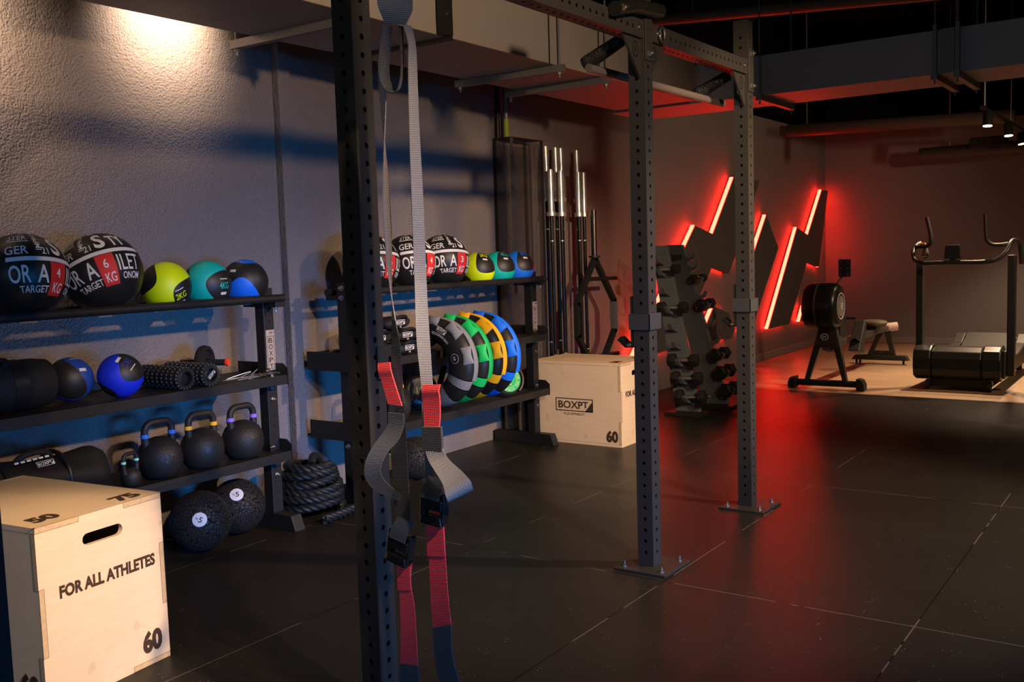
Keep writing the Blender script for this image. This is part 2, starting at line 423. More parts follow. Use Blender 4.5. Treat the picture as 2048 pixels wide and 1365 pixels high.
def sphere_map(c, r, n, up, eps=0.0012):
    c = Vector(c); n = Vector(n).normalized(); up = Vector(up); u = up.cross(n).normalized(); v = n.cross(u)
    def f(a, b):
        lo, la = a/r, b/r
        return c+(n*math.cos(la)*math.cos(lo)+u*math.cos(la)*math.sin(lo)+v*math.sin(la))*(r+eps)
    return f
def arc(c, r, a0, a1, n, ax=(1, 0, 0), ay=(0, 0, 1)):
    c = Vector(c); ax = Vector(ax); ay = Vector(ay)
    return [c+ax*(r*math.cos(a0+(a1-a0)*i/n))+ay*(r*math.sin(a0+(a1-a0)*i/n)) for i in range(n+1)]

# ================================================================== THE SETTING
WX = -4.35           # left wall
BY = 14.05           # back wall
CZ = 4.3
WALLC = (0.185, 0.160, 0.150)
plas = m_plaster('wall_plaster', WALLC, 1.0); plas2 = m_plaster('wall_plaster_dark', (0.155, 0.148, 0.155), 0.45)
def S(name, mb, m, **k): return obj(name, mb, m, kind='structure', smooth=0, **k)
S('floor', MB().box((WX, -4, -0.08), (6, 9.22, 0.0)), m_rubber_floor())
S('floor', MB().box((WX, 9.22, -0.08), (6, BY, -0.004)), m_wood_floor())
w = MB().box((WX-0.2, -4, -0.08), (WX, 8.2, CZ)); S('wall_left', w, plas)
S('wall_left', MB().box((WX-0.2, 8.2, -0.08), (WX, BY, CZ)), plas2)
S('wall_back', MB().box((WX-0.2, BY, -0.08), (6, BY+0.2, CZ)), plas2)
S('wall_right', MB().box((6, -4, -0.08), (6.2, BY+0.2, CZ)), plas2)
S('ceiling', MB().box((WX-0.2, -4, CZ), (6.2, BY+0.2, CZ+0.15)), DARKC)
# shallow step in the left wall behind the second rack
S('trim_1', MB().box((WX, 3.93, 0), (WX+0.055, 4.02, 2.92)), plas, bevel=0.006)
S('trim_2', MB().box((WX, 2.0, 2.92), (WX+0.006, BY, CZ)), DARKC); S('trim_3', MB().box((WX, BY-0.006, 2.92), (6, BY, CZ)), DARKC)   # dark sheets added above the ducts; the gloom there is their colour
BBM = mat('baseboard_paint', (0.20, 0.185, 0.175), 0.5)
S('baseboard_left', MB().box((WX, 9.0, 0), (WX+0.018, BY, 0.085)), BBM, bevel=0.003)
S('baseboard_back', MB().box((WX, BY-0.018, 0), (6, BY, 0.085)), BBM, bevel=0.003)

# ------------------------------------------------------------------ ducts
def bracket(d, x0, x1, y, z, top):
    b = MB().box((x0, y-0.02, z-0.042), (x1, y+0.02, z-0.001))
    br = obj('strut_channel', b, GREYM, d)
    for x in (x0+0.03, x1-0.03):
        r = MB().cyl((x, y, z-0.075), (x, y, top), 0.006, 8); r.cyl((x, y, z-0.058), (x, y, z-0.043), 0.014, 6)
        obj('threaded_rod', r, GREYM, br)
d = thing('air_duct', 'long beige rectangular air duct hung along the ceiling above the rig, running into the depth', 'duct', (-3.49, 3, 2.5))
obj('duct_body', MB().box((-3.83, -1.5, 2.5), (-3.15, 7.02, 2.785)), DUCTM, d, 0, 0.004)
obj('flange', MB().box((-3.845, 4.012, 2.485), (-3.135, 4.05, 2.80)), STEEL2, d, 0)
obj('hanger_post', MB().box((-3.135, 3.93, 2.50), (-3.10, 4.01, CZ)), STEEL2, d, 0)
for z in (2.60, 2.72): obj('bolt', MB().cyl((-3.10, 3.97, z), (-3.088, 3.97, z), 0.014, 8), ZINC, d)
bracket(d, -3.99, -3.10, 3.36, 2.5, CZ); bracket(d, -3.90, -3.10, 5.06, 2.5, CZ); bracket(d, -3.90, -3.10, 5.62, 2.5, CZ)
for y in (4.98, 5.56): obj('seam', MB().box((-3.149, y-0.004, 2.5), (-3.145, y+0.004, 2.785)), HOLE, d, 0)
d = thing('air_duct', 'dark rectangular air duct crossing the room, its underside glowing red', 'duct', (-1, 7.45, 2.5))
obj('duct_body', MB().box((-3.95, 7.15, 2.5), (3.4, 7.75, 2.79)), mat('duct_grey', (0.32, 0.33, 0.35), 0.55, 0, 0.06, 30), d, 0, 0.004)
def bracket_x(d, x, y0, y1, z, top):
    br = obj('strut_channel', MB().box((x-0.02, y0, z-0.042), (x+0.02, y1, z-0.001)), GREYM, d)
    for y in (y0+0.03, y1-0.03): obj('threaded_rod', MB().cyl((x, y, z-0.07), (x, y, top), 0.006, 8), GREYM, br)
for x in (-2.68, -1.475, -1.335): bracket_x(d, x, 7.08, 7.82, 2.5, CZ)
obj('joint_plate', MB().box((-1.44, 7.135, 2.51), (-1.36, 7.149, 2.79)), GREYM, d, 0)
for x in (-1.475, -1.335): obj('hanger_post', MB().box((x-0.012, 7.10, 2.46), (x+0.012, 7.124, 2.82)), GREYM, d, 0)
def hang(t, x, y, z): obj('hanger', MB().cyl((x, y, z), (x, y, CZ), 0.006, 8), GREYM, t)
RED_P = mat('pipe_paint', (0.055, 0.040, 0.036), 0.5)
p = thing('ceiling_pipe', 'round dark pipe under the ceiling above the red lightning wall', 'pipe', (-3, 12.2, 2.78))
obj('pipe_run', MB().cyl((-4.24, 12.2, 2.80), (-1.7, 12.2, 2.72), 0.075, 24), RED_P, p); hang(p, -4.0, 12.2, 2.80); hang(p, -2.0, 12.2, 2.75)
p = thing('ceiling_pipe', 'lower round dark duct pipe behind the track lights at the right', 'pipe', (-1.6, 13.4, 2.47))
obj('pipe_run', MB().cyl((-2.95, 13.4, 2.47), (1.5, 13.4, 2.49), 0.085, 24), RED_P, p)
obj('damper', MB().box((-2.35, 13.27, 2.50), (-1.95, 13.50, 2.62)), STEEL2, p, 0, 0.01); hang(p, -2.6, 13.4, 2.5); hang(p, -1.3, 13.4, 2.5)
p = thing('ceiling_pipe', 'high brown sloping pipe above the crossing duct at the top of the photo', 'pipe', (-2, 8, 3.25))
obj('pipe_run', MB().cyl((-4.30, 8.0, 3.405), (1.5, 8.0, 2.985), 0.045, 20), mat('pipe_brown', (0.20, 0.15, 0.10), 0.5), p); hang(p, -3.6, 8.0, 3.38); hang(p, -0.5, 8.0, 3.15)
p = thing('wall_pipe', 'thin vertical wall pipe with a yellow-green band above the mesh cabinet', 'pipe', (-4.27, 6.13, 2.252))
obj('pipe_run', MB().cyl((-4.27, 6.13, 2.252), (-4.27, 6.13, CZ), 0.020, 14), GREYM, p)
obj('marker_band', MB().cyl((-4.27, 6.13, 2.265), (-4.27, 6.13, 2.395), 0.0215, 14), mat('lime_band', (0.35, 0.38, 0.03), 0.5), p)
p = thing('wall_pipe', 'thin black vertical pipe left of the one with the yellow-green band', 'pipe', (-4.31, 6.10, 2.252))
obj('pipe_run', MB().cyl((-4.31, 6.075, 2.252), (-4.31, 6.075, CZ), 0.016, 12), PLASTIC, p)

# ------------------------------------------------------------------ track lights
def track_head(loc, aim, label):
    t = thing('track_spotlight', label, 'spotlight', loc)
    L_ = Vector(loc); dvec = (Vector(aim)-L_).normalized(); q = dvec.to_track_quat('Z', 'Y').to_matrix()
    P = lambda z: L_+dvec*z
    h = MB(); M = Matrix.Translation(L_) @ q.to_4x4()
    h.lathe([(0.0, -0.13), (0.034, -0.13), (0.04, -0.12), (0.044, 0.0), (0.041, 0.0), (0.039, -0.012), (0.0, -0.012)], M, 24)
    obj('lamp_housing', h, PLASTIC, t)
    obj('lamp_lens', MB().lathe([(0.0, -0.008), (0.039, -0.008), (0.039, 0.003), (0.0, 0.004)], M, 24), LENS, t)
    top = Vector((loc[0], loc[1], loc[2]+0.128))
    s_ = MB().cyl(P(-0.07), (loc[0], loc[1], loc[2]+0.07), 0.009, 8); s_.cyl((loc[0], loc[1], loc[2]+0.07), top, 0.012, 10)
    obj('lamp_stem', s_, PLASTIC, t)
WHICH = ['track spotlight nearest the camera beside the rig, aimed at the hanging straps',
         'second track spotlight beside the rig, aimed at the first plywood box', 'third track spotlight beside the rig, aimed at the first ball rack', 'fourth track spotlight beside the rig, aimed at the second ball rack',
         'fifth track spotlight beside the rig, aimed at the floor', 'track spotlight beyond the crossing duct, aimed at the red panels',
         'leftmost of the three lit track lights above the treadmill', 'middle one of the three lit track lights above the treadmill', 'rightmost of the three lit track lights, cut by the photo edge']
for (p_, t_, e_, a_), lb in zip(TRACK, WHICH): track_head(p_, t_, lb)
def rail(name, x, y0, y1, z, label):
    t = thing(name, label, 'light track', (x, (y0+y1)/2, z))
    obj('track_profile', MB().box((x-0.018, y0, z), (x+0.018, y1, z+0.03)), PLASTIC, t, 0)
    for y in (y0+0.15, (y0+y1)/2, y1-0.15): obj('hanger', MB().cyl((x, y, z+0.03), (x, y, CZ), 0.003, 6), GREYM, t)
rail('light_track', -1.67, 10.0, 13.4, 2.578, 'thin ceiling track carrying the three lit spots above the treadmill')
rail('light_track', 0.67, 0.1, 6.2, 2.748, 'long ceiling track carrying the spots beside the rig')
rail('light_track', 0.67, 8.0, 9.2, 2.578, 'short ceiling track beyond the crossing duct')  # added only to carry the extra panel spot
for WS, lb in ((WASH, 'warm lamp tucked between the duct and the left wall, making the bright glow'), (WASH_EXTRA, 'warm lamp between the duct and the left wall, nearer the camera')):
    t = thing('wall_washer', lb, 'lamp', WS)
    obj('lamp_housing', MB().lathe([(0.0, 0.02), (0.05, 0.02), (0.055, 0.03), (0.055, 0.11), (0.0, 0.11)], Matrix.Translation(WS), 20), PLASTIC, t)
    obj('stem', MB().cyl((WS[0], WS[1], WS[2]+0.11), (WS[0], WS[1], CZ), 0.008, 8), PLASTIC, t)

# ------------------------------------------------------------------ red neon lightning panels
PX0, PX1 = -4.325, -4.272
def panel(name, label, poly, leds, halos, back=()):
    t = thing(name, label, 'wall sign', (PX0, sum(p[0] for p in poly)/len(poly), min(p[1] for p in poly)), 0, 'red neon lightning panels on the wall')
    obj('panel_board', MB().prism(poly, lambda y, z: (PX0, y, z), lambda y, z: (PX1, y, z)), PANELM, t, 0)
    st = MB()
    for y, z in ((sum(p[0] for p in poly)/len(poly), sum(p[1] for p in poly)/len(poly)),): st.box((WX+0.001, y-0.06, z-0.06), (PX0, y+0.06, z+0.06))
    obj('standoff', st, STEEL2, t, 0)
    for (a, b) in leds:      # neon flex on the board's edge
        A, B = Vector((0, *a)), Vector((0, *b)); dv = (B-A).normalized(); nv = Vector((0, -dv.z, dv.y))
        if nv.y > 0: nv = -nv
        q = [A, B, B+nv*0.013, A+nv*0.013]
        obj('neon_strip', MB().prism([(v.y, v.z) for v in q], lambda y, z: (PX0+0.006, y, z), lambda y, z: (PX1-0.010, y, z)), LED, t, 0)
    for (a, b) in back:
        A, B = Vector((0, *a)), Vector((0, *b)); dv = (B-A).normalized(); nv = Vector((0, -dv.z, dv.y)); nv = -nv if nv.y < 0 else nv
        q = [A, B, B+nv*0.012, A+nv*0.012]
        obj('neon_strip', MB().prism([(v.y, v.z) for v in q], lambda y, z: (PX0+0.006, y, z), lambda y, z: (PX1-0.010, y, z)), LED, t, 0)
    for (a, b) in halos:     # strip on the back of the board, lights the wall
        A, B = Vector((0, *a)), Vector((0, *b)); dv = (B-A).normalized(); nv = Vector((0, -dv.z, dv.y))
        c = Vector((0, sum(p[0] for p in poly)/len(poly), sum(p[1] for p in poly)/len(poly)))
        if nv.dot(c-(A+B)/2) < 0: nv = -nv
        A2, B2 = A+nv*0.008+dv*0.02, B+nv*0.008-dv*0.02
        q = [A2, B2, B2+nv*0.012, A2+nv*0.012]
        obj('neon_strip', MB().prism([(v.y, v.z) for v in q], lambda y, z: (PX0-0.010, y, z), lambda y, z: (PX0-0.001, y, z)), LED, t, 0)
A = [(10.524,2.152),(9.931,1.531),(9.479,1.618),(8.06,.38),(8.98,.40),(9.894,1.184),(10.352,1.098),(10.557,1.308),(11.081,1.893),(11.308,2.156)]
panel('lightning_panel', 'large dark zigzag panel with red neon edge, left part behind the dumbbell tower', A, [(A[0],A[1]),(A[2],A[3])], [(A[1],A[2]),(A[3],A[4]),(A[5],A[6])])
E_ = [(9.933,.759),(10.339,.656),(10.504,.466),(10.386,.365),(10.028,.387),(9.50,.372)]
panel('lightning_panel', 'small dark low panel with short red neon edge right of the dumbbell tower', E_, [(E_[0],E_[5])], [(E_[0],E_[1]),(E_[3],E_[4]),(E_[4],E_[5])])
B = [(11.525,1.75),(11.924,1.355),(11.0,.40),(10.70,.42),(10.95,1.14)]
panel('lightning_panel', 'dark slanted panel with red neon edge just right of the farthest upright', B, [(B[0],B[4])], [(B[2],B[3])])
C = [(12.624,1.604),(13.055,1.508),(13.648,2.118),(13.912,2.121),(13.508,1.075),(13.01,1.156),(12.302,.382),(11.561,.379)]
panel('lightning_panel', 'tall dark zigzag panel with two red neon edges nearest the room corner', C, [(C[0],C[7]),(C[2],C[1])], [(C[0],C[1]),(C[2],C[3]),(C[4],C[5]),(C[6],C[7])], [(C[3],C[4])])
D = [(12.882,.573),(12.72,.38),(13.3,.38),(13.42,.52)]
panel('lightning_panel', 'small low panel with short red neon edge half hidden by the rower flywheel', D, [(D[0],D[1])], [(D[1],D[2])])

# ================================================================== RIG
def holed_face(mb, o, u, v, n, w, L, off, pitch, rad, hd=0.004, seg=10):
    """flat steel face w wide (along u) and L long (along v) with a centre row of holes; n points out"""
    o, u, v, n = Vector(o), Vector(u), Vector(v), Vector(n)
    k = int((L-off*2)/pitch)+1
    P = lambda a, b, dd=0.0: o+u*a+v*b-n*dd
    y = 0.0
    def quad(y0, y1): mb.add([P(-w/2, y0), P(w/2, y0), P(w/2, y1), P(-w/2, y1)], [(0, 1, 2, 3)])
    for i in range(k):
        c = off+i*pitch; h = pitch*0.36
        if c-h > y: quad(y, c-h)
        # square cell with a round hole
        cir = [P(rad*math.cos(2*PI*a/seg), c+rad*math.sin(2*PI*a/seg)) for a in range(seg)]
        cin = [P(rad*math.cos(2*PI*a/seg), c+rad*math.sin(2*PI*a/seg), hd) for a in range(seg)]
        sq = []
        for a in range(seg):
            co, si = math.cos(2*PI*a/seg), math.sin(2*PI*a/seg); s_ = min((w/2)/max(abs(co), 1e-6), h/max(abs(si), 1e-6))
            sq.append(P(co*s_, c+si*s_))
        # corners of the cell
        vs = cir+cin+sq; fs = []
        for a in range(seg):
            b = (a+1) % seg
            fs.append((a, b, 2*seg+b, 2*seg+a)); fs.append((a, seg+a, seg+b, b))
        mb.add(vs, fs)
        for sx in (-1, 1):
            for sz in (-1, 1):
                cor = P(sx*w/2, c+sz*h)
                cand = [(a, (a+1) % seg) for a in range(seg)]
                best = min(cand, key=lambda ab: (sq[ab[0]]-cor).length+(sq[ab[1]]-cor).length)
                mb.add([sq[best[0]], cor, sq[best[1]]], [(0, 1, 2)])
        y = c+h
    if L > y: quad(y, L)
def perforated_tube(p0, p1, w=0.075, up=(0, 0, 1), off=0.06, pitch=0.05, rad=0.0085, faces=(0, 1, 2, 3)):
    p0, p1 = Vector(p0), Vector(p1); v = (p1-p0); L = v.length; v = v/L
    up = Vector(up); a = up-v*up.dot(v); a.normalize(); b = v.cross(a)
    mb = MB()
    for i, (n, u) in enumerate(((a, b), (b, -a), (-a, -b), (-b, a))):
        if i in faces: holed_face(mb, p0+n*(w/2), u, v, n, w, L, off, pitch, rad)
        else:
            q = p0+n*(w/2); mb.add([q-u*w/2, q+u*w/2, q+u*w/2+v*L, q-u*w/2+v*L], [(0, 1, 2, 3)])
    for q in (p0, p1): mb.add([q+a*w/2+b*w/2, q-a*w/2+b*w/2, q-a*w/2-b*w/2, q+a*w/2-b*w/2], [(0, 1, 2, 3)])
    return mb
RX = -1.9725
UY = [0.948, 2.085, 3.84, 5.0]
rig = thing('power_rig', 'black steel training rig with drilled square uprights bolted to the floor', 'gym rig', (RX, 3.8, 0))
def bolt(pos, axis, parent, r=0.014, mat_=ZINC):
    pos = Vector(pos); ax = Vector(axis).normalized(); b = MB()
    b.cyl(pos, pos+ax*0.003, r*1.35, 16); b.cyl(pos+ax*0.003, pos+ax*0.014, r, 6); b.cyl(pos+ax*0.014, pos+ax*0.024, r*0.5, 10)
    return obj('bolt', b, mat_, parent)
for i, y in enumerate(UY):
    u = obj('upright', perforated_tube((RX, y, 0.01), (RX, y, 2.56), up=(1, 0, 0)), STEEL, rig, 0.4)
    pl = obj('base_plate', MB().box((RX-0.115, y-0.125, 0), (RX+0.135, y+0.135, 0.010)), STEEL, rig, 0, 0.002)
    for dx, dy in ((-0.08, -0.085), (0.1, -0.085), (0.1, 0.095), (-0.08, 0.095)): bolt((RX+dx, y+dy, 0.010), (0, 0, 1), pl, 0.008)
    obj('hole_liner', MB().box((RX-0.027, y-0.027, 0.02), (RX+0.027, y+0.027, 2.55)), HOLE, u, 0)  # black core stands for the shade inside the hollow upright
# crossmembers along the row
Z0 = 2.32
def cross(y0, y1):
    c = obj('crossmember', perforated_tube((RX, y0, Z0), (RX, y1, Z0), up=(1, 0, 0), off=0.09), STEEL, rig, 0.4)
    obj('hole_liner', MB().box((RX-0.027, y0, Z0-0.027), (RX+0.027, y1, Z0+0.027)), HOLE, c, 0)  # same black core, shade of the hollow crossmember
    return c
cross(UY[0]+.0375, UY[1]-.0375); cross(UY[1]+.0375, UY[2]-.0375); cross(UY[2]+.0375, UY[3]-.0375)
XF = RX+0.0375
for y in UY[1:]:
    # flat bracket on the visible face, bolts, gussets
    obj('bracket_plate', MB().box((XF+0.0005, y-0.032, 2.195), (XF+0.008, y+0.032, 2.415)), STEEL, rig, 0, 0.003)
    for z in (2.225, 2.39): bolt((XF+0.008, y, z), (1, 0, 0), rig)
    for sgn in (-1, 1):
        if (sgn == 1 and y == UY[3]): continue
        a = y+sgn*0.0385
        tri = [(a, Z0-0.04), (a+sgn*0.15, Z0-0.04), (a, Z0-0.20)]
        gp = obj('gusset', MB().prism(tri, lambda p, q: (RX+0.012, p, q), lambda p, q: (RX+0.022, p, q)), STEEL, rig, 0)
        lg = MB(); c0 = (a+sgn*0.045, Z0-0.085)
        for rr in (0.028,):
            lg.ring([[Vector((RX+0.0225, c0[0]+r_*math.cos(2*PI*k/20), c0[1]+1.25*r_*math.sin(2*PI*k/20))) for k in range(20)] for r_ in (rr, rr*0.72)], False)
        lg.box((RX+0.0225, c0[0]-0.003, c0[1]-0.014), (RX+0.0235, c0[0]+0.003, c0[1]+0.014))
        obj('emblem', lg, HOLE, gp, 0)
        bolt((XF+0.008 if False else RX+0.03, y+sgn*0.085, Z0), (1, 0, 0), rig, 0.012)
    bolt((RX-0.002, y-0.0375, 2.20), (0, -1, 0), rig, 0.013)
ring = MB().tube([Vector((XF-0.02, UY[2]+0.115+0.022*math.cos(2*PI*k/20), Z0+0.035*math.sin(2*PI*k/20))) for k in range(20)], 0.005, 8, False, True)
ring.v = [v+Vector((0.033, 0, 0)) for v in ring.v]
obj('ring_emblem', ring, ZINC, rig)
# beams that cross the row, above the uprights' brackets
for y in (UY[1]-0.078,):
    b = obj('cross_beam', perforated_tube((-2.10, y, 2.402), (1.0, y, 2.402), up=(0, 1, 0), off=0.09), STEEL, rig, 0.4)
    obj('hole_liner', MB().box((-2.09, y-0.027, 2.375), (0.99, y+0.027, 2.429)), HOLE, b, 0)  # black core again, shade inside the hollow beam
    bolt((-2.055, y-0.0375, 2.402), (0, -1, 0), b)
# short black brace from the crossmember up to the middle upright
obj('brace', MB().tube([(XF+0.03, 3.50, 2.345), (XF+0.03, 3.66, 2.385), (XF+0.03, 3.90, 2.405)], 0.03, 10), PLASTIC, rig)
bolt((XF+0.055, 3.525, 2.35), (1, 0, 0), rig)
# offset pull-up bar on two angled padded arms
for y, dz in ((UY[2], 0), (UY[3], 0)):
    a0, a1 = Vector((-2.03, y-0.06, 2.285)), Vector((-2.215, y-0.06, 2.205))
    ar = obj('padded_arm', MB().tube([a0, a0.lerp(a1, .9), a0.lerp(a1, .97), a1], [0.028, 0.033, 0.03, 0.018], 18), RUB, rig)
    dv = (a1-a0).normalized(); up_ = Vector((0, -1, 0)).cross(dv)
    if up_.z < 0: up_ = -up_
    lg = MB(); pm = plane_map(a0.lerp(a1, .55)+Vector((0, -0.0345, 0)), -dv, up_); frame_logo(lg, pm, 0.13, 0.034, False)
    obj('lettering', lg, mat('embossed', (0.045, 0.045, 0.045), 0.4), ar, 0)
obj('pull_up_bar', MB().cyl((-2.155, UY[2]-0.12, 2.178), (-2.155, UY[3]+0.16, 2.178), 0.019, 20), mat('bar_brown', (0.10, 0.085, 0.075), 0.35), rig)

def jcup(label, x, y, z, side, s=1.0):
    """side -1: hook points to -x, wraps the +x face"""
    t = thing('j_cup', label, 'barbell hook', (x, y, z))
    obj('back_plate', MB().box((x-0.056, y-0.032, z-0.02), (x-0.0395, y+0.032, z+0.20)), STEEL, t, 0, 0.003)
    wr = MB().box((x-0.056, y-0.048, z+0.055), (x+0.050, y-0.0395, z+0.125)); wr.box((x+0.0395, y-0.048, z+0.055), (x+0.048, y+0.060, z+0.125))
    obj('wrap_bracket', wr, mat('bare_steel', (0.10, 0.105, 0.11), 0.38, 0.7), t, 0, 0.002)
    poly = [(-0.04, 0.0), (-0.04, -0.024), (-0.090, -0.026), (-0.128, 0.008), (-0.112, 0.022), (-0.086, -0.002)]
    obj('hook', MB().prism(poly, lambda a, b: (x+a, y-0.025, z+b), lambda a, b: (x+a, y+0.025, z+b)), PLASTIC, t, 0, 0.003)
    bolt((x-0.065, y-0.025, z-0.013), (0, -1, 0), t, 0.006)
    return t
jcup('black J hook on the middle upright beside the second plywood box', RX, UY[2], 1.0, -1)
jcup('black J hook on the farthest upright, in front of the red panels', RX, UY[3], 1.0, -1)
# the nearest upright carries a roller hook turned towards the camera's right
t = thing('j_cup', 'black hook bracket on the nearest upright, half behind the red strap tab', 'barbell hook', (RX, UY[1], 1.0))
w_ = MB().box((XF+0.0005, UY[1]+0.0, 1.055), (XF+0.010, UY[1]+0.075, 1.150))
obj('wrap_bracket', w_, STEEL, t, 0, 0.002)
poly = [(0.039, 0.15), (0.075, 0.13), (0.088, 0.08), (0.088, -0.05), (0.07, -0.12), (0.039, -0.15)]
obj('hook', MB().prism(poly, lambda a, b: (XF-0.055, UY[1]+a, 0.98+b), lambda a, b: (XF+0.010, UY[1]+a, 0.98+b)), PLASTIC, t, 0, 0.006)

# ================================================================== STORAGE RACKS
def make_rack(label, y0, y1):
    """posts at y0..y0+.07 and y1..y1+.07"""
    t = thing('storage_rack', label, 'rack', (-3.99, (y0+y1)/2, 0))
    for y in (y0, y1):
        obj('foot', MB().prism([(-4.33, 0), (-3.80, 0), (-3.83, 0.08), (-4.33, 0.08)], lambda a, b: (a, y, b), lambda a, b: (a, y+0.07, b)), STEEL2, t, 0, 0.003)
        p_ = obj('post', MB().box((-4.022, y, 0.08), (-3.957, y+0.068, 1.262)), STEEL2, t, 0, 0.004)
        obj('hole_row', (lambda m_: [m_.cyl((-3.9575, y+0.034, 0.14+0.05*k), (-3.9565, y+0.034, 0.14+0.05*k), 0.0055, 8) for k in range(23)] and m_)(MB()), HOLE, p_, 0)
    ya, yb = y0-0.03, y1+0.07
    for x, z in ((-3.885, 1.21), (-4.095, 1.21)):
        obj('rail', MB().cyl((x, y0-0.005, z), (x, yb+0.005, z), 0.020, 16), STEEL2, t)
    for y in (y0+0.004, y1+0.004):
        obj('rail_arm', MB().box((-4.115, y, 1.165), (-3.865, y+0.06, 1.192)), STEEL2, t, 0, 0.003)
        bolt((-3.90, y+0.03, 1.165), (0, 0, -1), t, 0.010)
    for z in (0.812, 0.412):
        s_ = MB().box((-4.25, ya, z-0.012), (-3.865, yb-0.012, z)); s_.box((-3.88, ya, z-0.048), (-3.865, yb-0.012, z-0.011)); s_.box((-4.25, ya, z-0.048), (-4.235, yb-0.012, z-0.011))
        sh = obj('shelf', s_, STEEL2, t, 0, 0.002)
        for y, sg in ((ya-0.006, -1), (yb-0.012, 1)):
            yy = y if sg < 0 else y+0.001
            obj('end_bracket', MB().prism([(-4.25, z-0.05), (-3.862, z-0.05), (-3.862, z+0.03), (-3.90, z+0.058), (-4.25, z+0.058)], lambda a, b: (a, yy, b), lambda a, b: (a, yy+0.006, b)), STEEL2, sh, 0, 0.001)
        bolt((-3.982, y0, z-0.03 if z < 0.5 else 1.18), (0, -1, 0), t, 0.011); bolt((-3.982, y0, z-0.085 if z < 0.5 else 1.235), (0, -1, 0), t, 0.011)
        for y in (y0, y1):
            for dz in (0.03, -0.03): bolt((-3.957, y+0.034, z+dz-0.10), (1, 0, 0), t, 0.009)
            bolt((-3.93, y-0.004, z+0.026), (0, -1, 0), t, 0.010)
    return t
def nameplate(t, y):
    pl = obj('nameplate', MB().box((-3.956, y+0.006, 0.835), (-3.953, y+0.062, 1.045)), mat('plate_tan', (0.42, 0.33, 0.25), 0.45), t, 0)
    lg = MB(); f = plane_map((-3.9525, y+0.034, 0.925), (0, 1, 0), (0, 0, 1))
    for i, ch in enumerate('BOXPT'): put2d(lg, fit(ch, 0.026, 0.026, 0, 0.066-0.034*i, 0.012), f)
    for r in ((-0.022, -0.088, -0.0195, 0.088), (0.0195, -0.088, 0.022, 0.088), (-0.022, 0.086, 0.022, 0.0885)): put2d(lg, rect2d(*r), f)
    obj('lettering', lg, INK, pl, 0)
    bolt((-3.953, y+0.034, 1.033), (1, 0, 0), pl, 0.004)
rk = make_rack('black steel three-tier rack nearest the camera, its top full of balls', 1.52, 3.435); nameplate(rk, 3.435)
rk = make_rack('second black steel rack, farther along the wall, half behind the nearest upright', 4.033, 5.93); nameplate(rk, 5.93)

# ------------------------------------------------------------------ balls
def wall_ball(label, y, kg, tilt, n, r=0.175, x=-3.99):
    """big soft ball resting on the two rails; n: direction the print faces; tilt: roll of the print (deg)"""
    z = 1.21+math.sqrt((r+0.02)**2-0.105**2)
    t = thing('wall_ball', label, 'wall ball', (x, y, z), 0, 'wall balls on the rack tops')
    c = Vector((x, y, z))
    obj('ball_cover', MB().sphere(c, r, 64, 32), LEATHER, t)
    n = Vector(n).normalized(); up = Matrix.Rotation(math.radians(tilt), 3, n) @ Vector((0, 0, 1)); up = (up-n*up.dot(n)).normalized()
    K = 1.4; f0 = sphere_map(c, r, n, up); f = lambda a, b: f0(a*K, b*K)
    w = MB(); T = lambda s_, w_, h_, ox, oy, b=0.012, rot=False: put2d(w, fit(s_, w_, h_, ox, oy, b, rot), f, 0.012)
    put2d(w, rect2d(-0.125, 0.010, 0.16, 0.023, 24, 1), f)                       # stripe
    T('OR', 0.060, 0.052, -0.092, -0.028); T('A', 0.036, 0.052, -0.026, -0.028)
    T('TARGET', 0.092, 0.022, -0.052, -0.073)
    T('ILET', 0.080, 0.050, 0.100, -0.026, 0.006); T('ONOM', 0.070, 0.022, 0.104, -0.068)
    T('GER', 0.066, 0.030, -0.095, 0.046); T('S', 0.036, 0.068, 0.030, 0.066, 0.03); T('TY', 0.058, 0.050, 0.090, 0.058, 0.03)
    T('STER', 0.070, 0.028, -0.092, 0.100); T('TTER', 0.064, 0.024, -0.092, 0.136)
    put2d(w, fit('IMPROVE', 0.110, 0.018, -0.030, 0.100, 0.008, True), f, 0.012)
    T('BETTER', 0.080, 0.024, 0.052, 0.124); T('FASTER', 0.075, 0.022, 0.100, 0.160)
    T('21', 0.022, 0.024, -0.012, 0.044)
    put2d(w, rect2d(-0.128, 0.079, -0.055, 0.083, 6, 1), f)
    obj('print', w, WPRINT, t, 0)
    q = MB(); put2d(q, rect2d(-0.004, -0.092, 0.052, 0.008, 8, 12), f); lab = obj('weight_label', q, RPRINT, t, 0)
    q = MB(); f3 = sphere_map(c, r, n, up, 0.0022); f2 = lambda a, b: f3(a*K, b*K)
    put2d(q, fit(kg, 0.015, 0.028, 0.022, -0.022, 0.012), f2, 0.01); put2d(q, fit('KG', 0.036, 0.030, 0.026, -0.066, 0.012), f2, 0.01)
    obj('weight_print', q, WPRINT, lab, 0)
def face_dir(y, deg, z, x=-3.99):
    """direction turned deg to the right of the one that looks from the ball to the middle of the room's front"""
    h = Vector((-x, -y, 0)).normalized(); p_ = Vector((-h.y, h.x, 0)); a_ = math.radians(deg)
    v = h*math.cos(a_)+p_*math.sin(a_); return (v.x, v.y, z)
wall_ball('big black wall ball marked 4 KG at the left photo edge', 2.205, '4', -8, face_dir(2.2, 38, 0.25))
wall_ball('big black wall ball marked 6 KG with tilted print on the nearest rack', 2.558, '6', 20, face_dir(2.56, -7, 0.36))
wall_ball('black wall ball marked 6 KG just right of the nearest upright', 4.295, '6', -4, face_dir(4.3, 33, 0.25), 0.168)
wall_ball('black wall ball showing its blank side behind the hanging grey strap', 4.632, '4', -4, face_dir(4.63, 45, 0.25), 0.168)
wall_ball('black wall ball marked 3 KG beside the yellow ball of the second rack', 4.97, '3', -4, face_dir(4.97, 36, 0.25), 0.168)

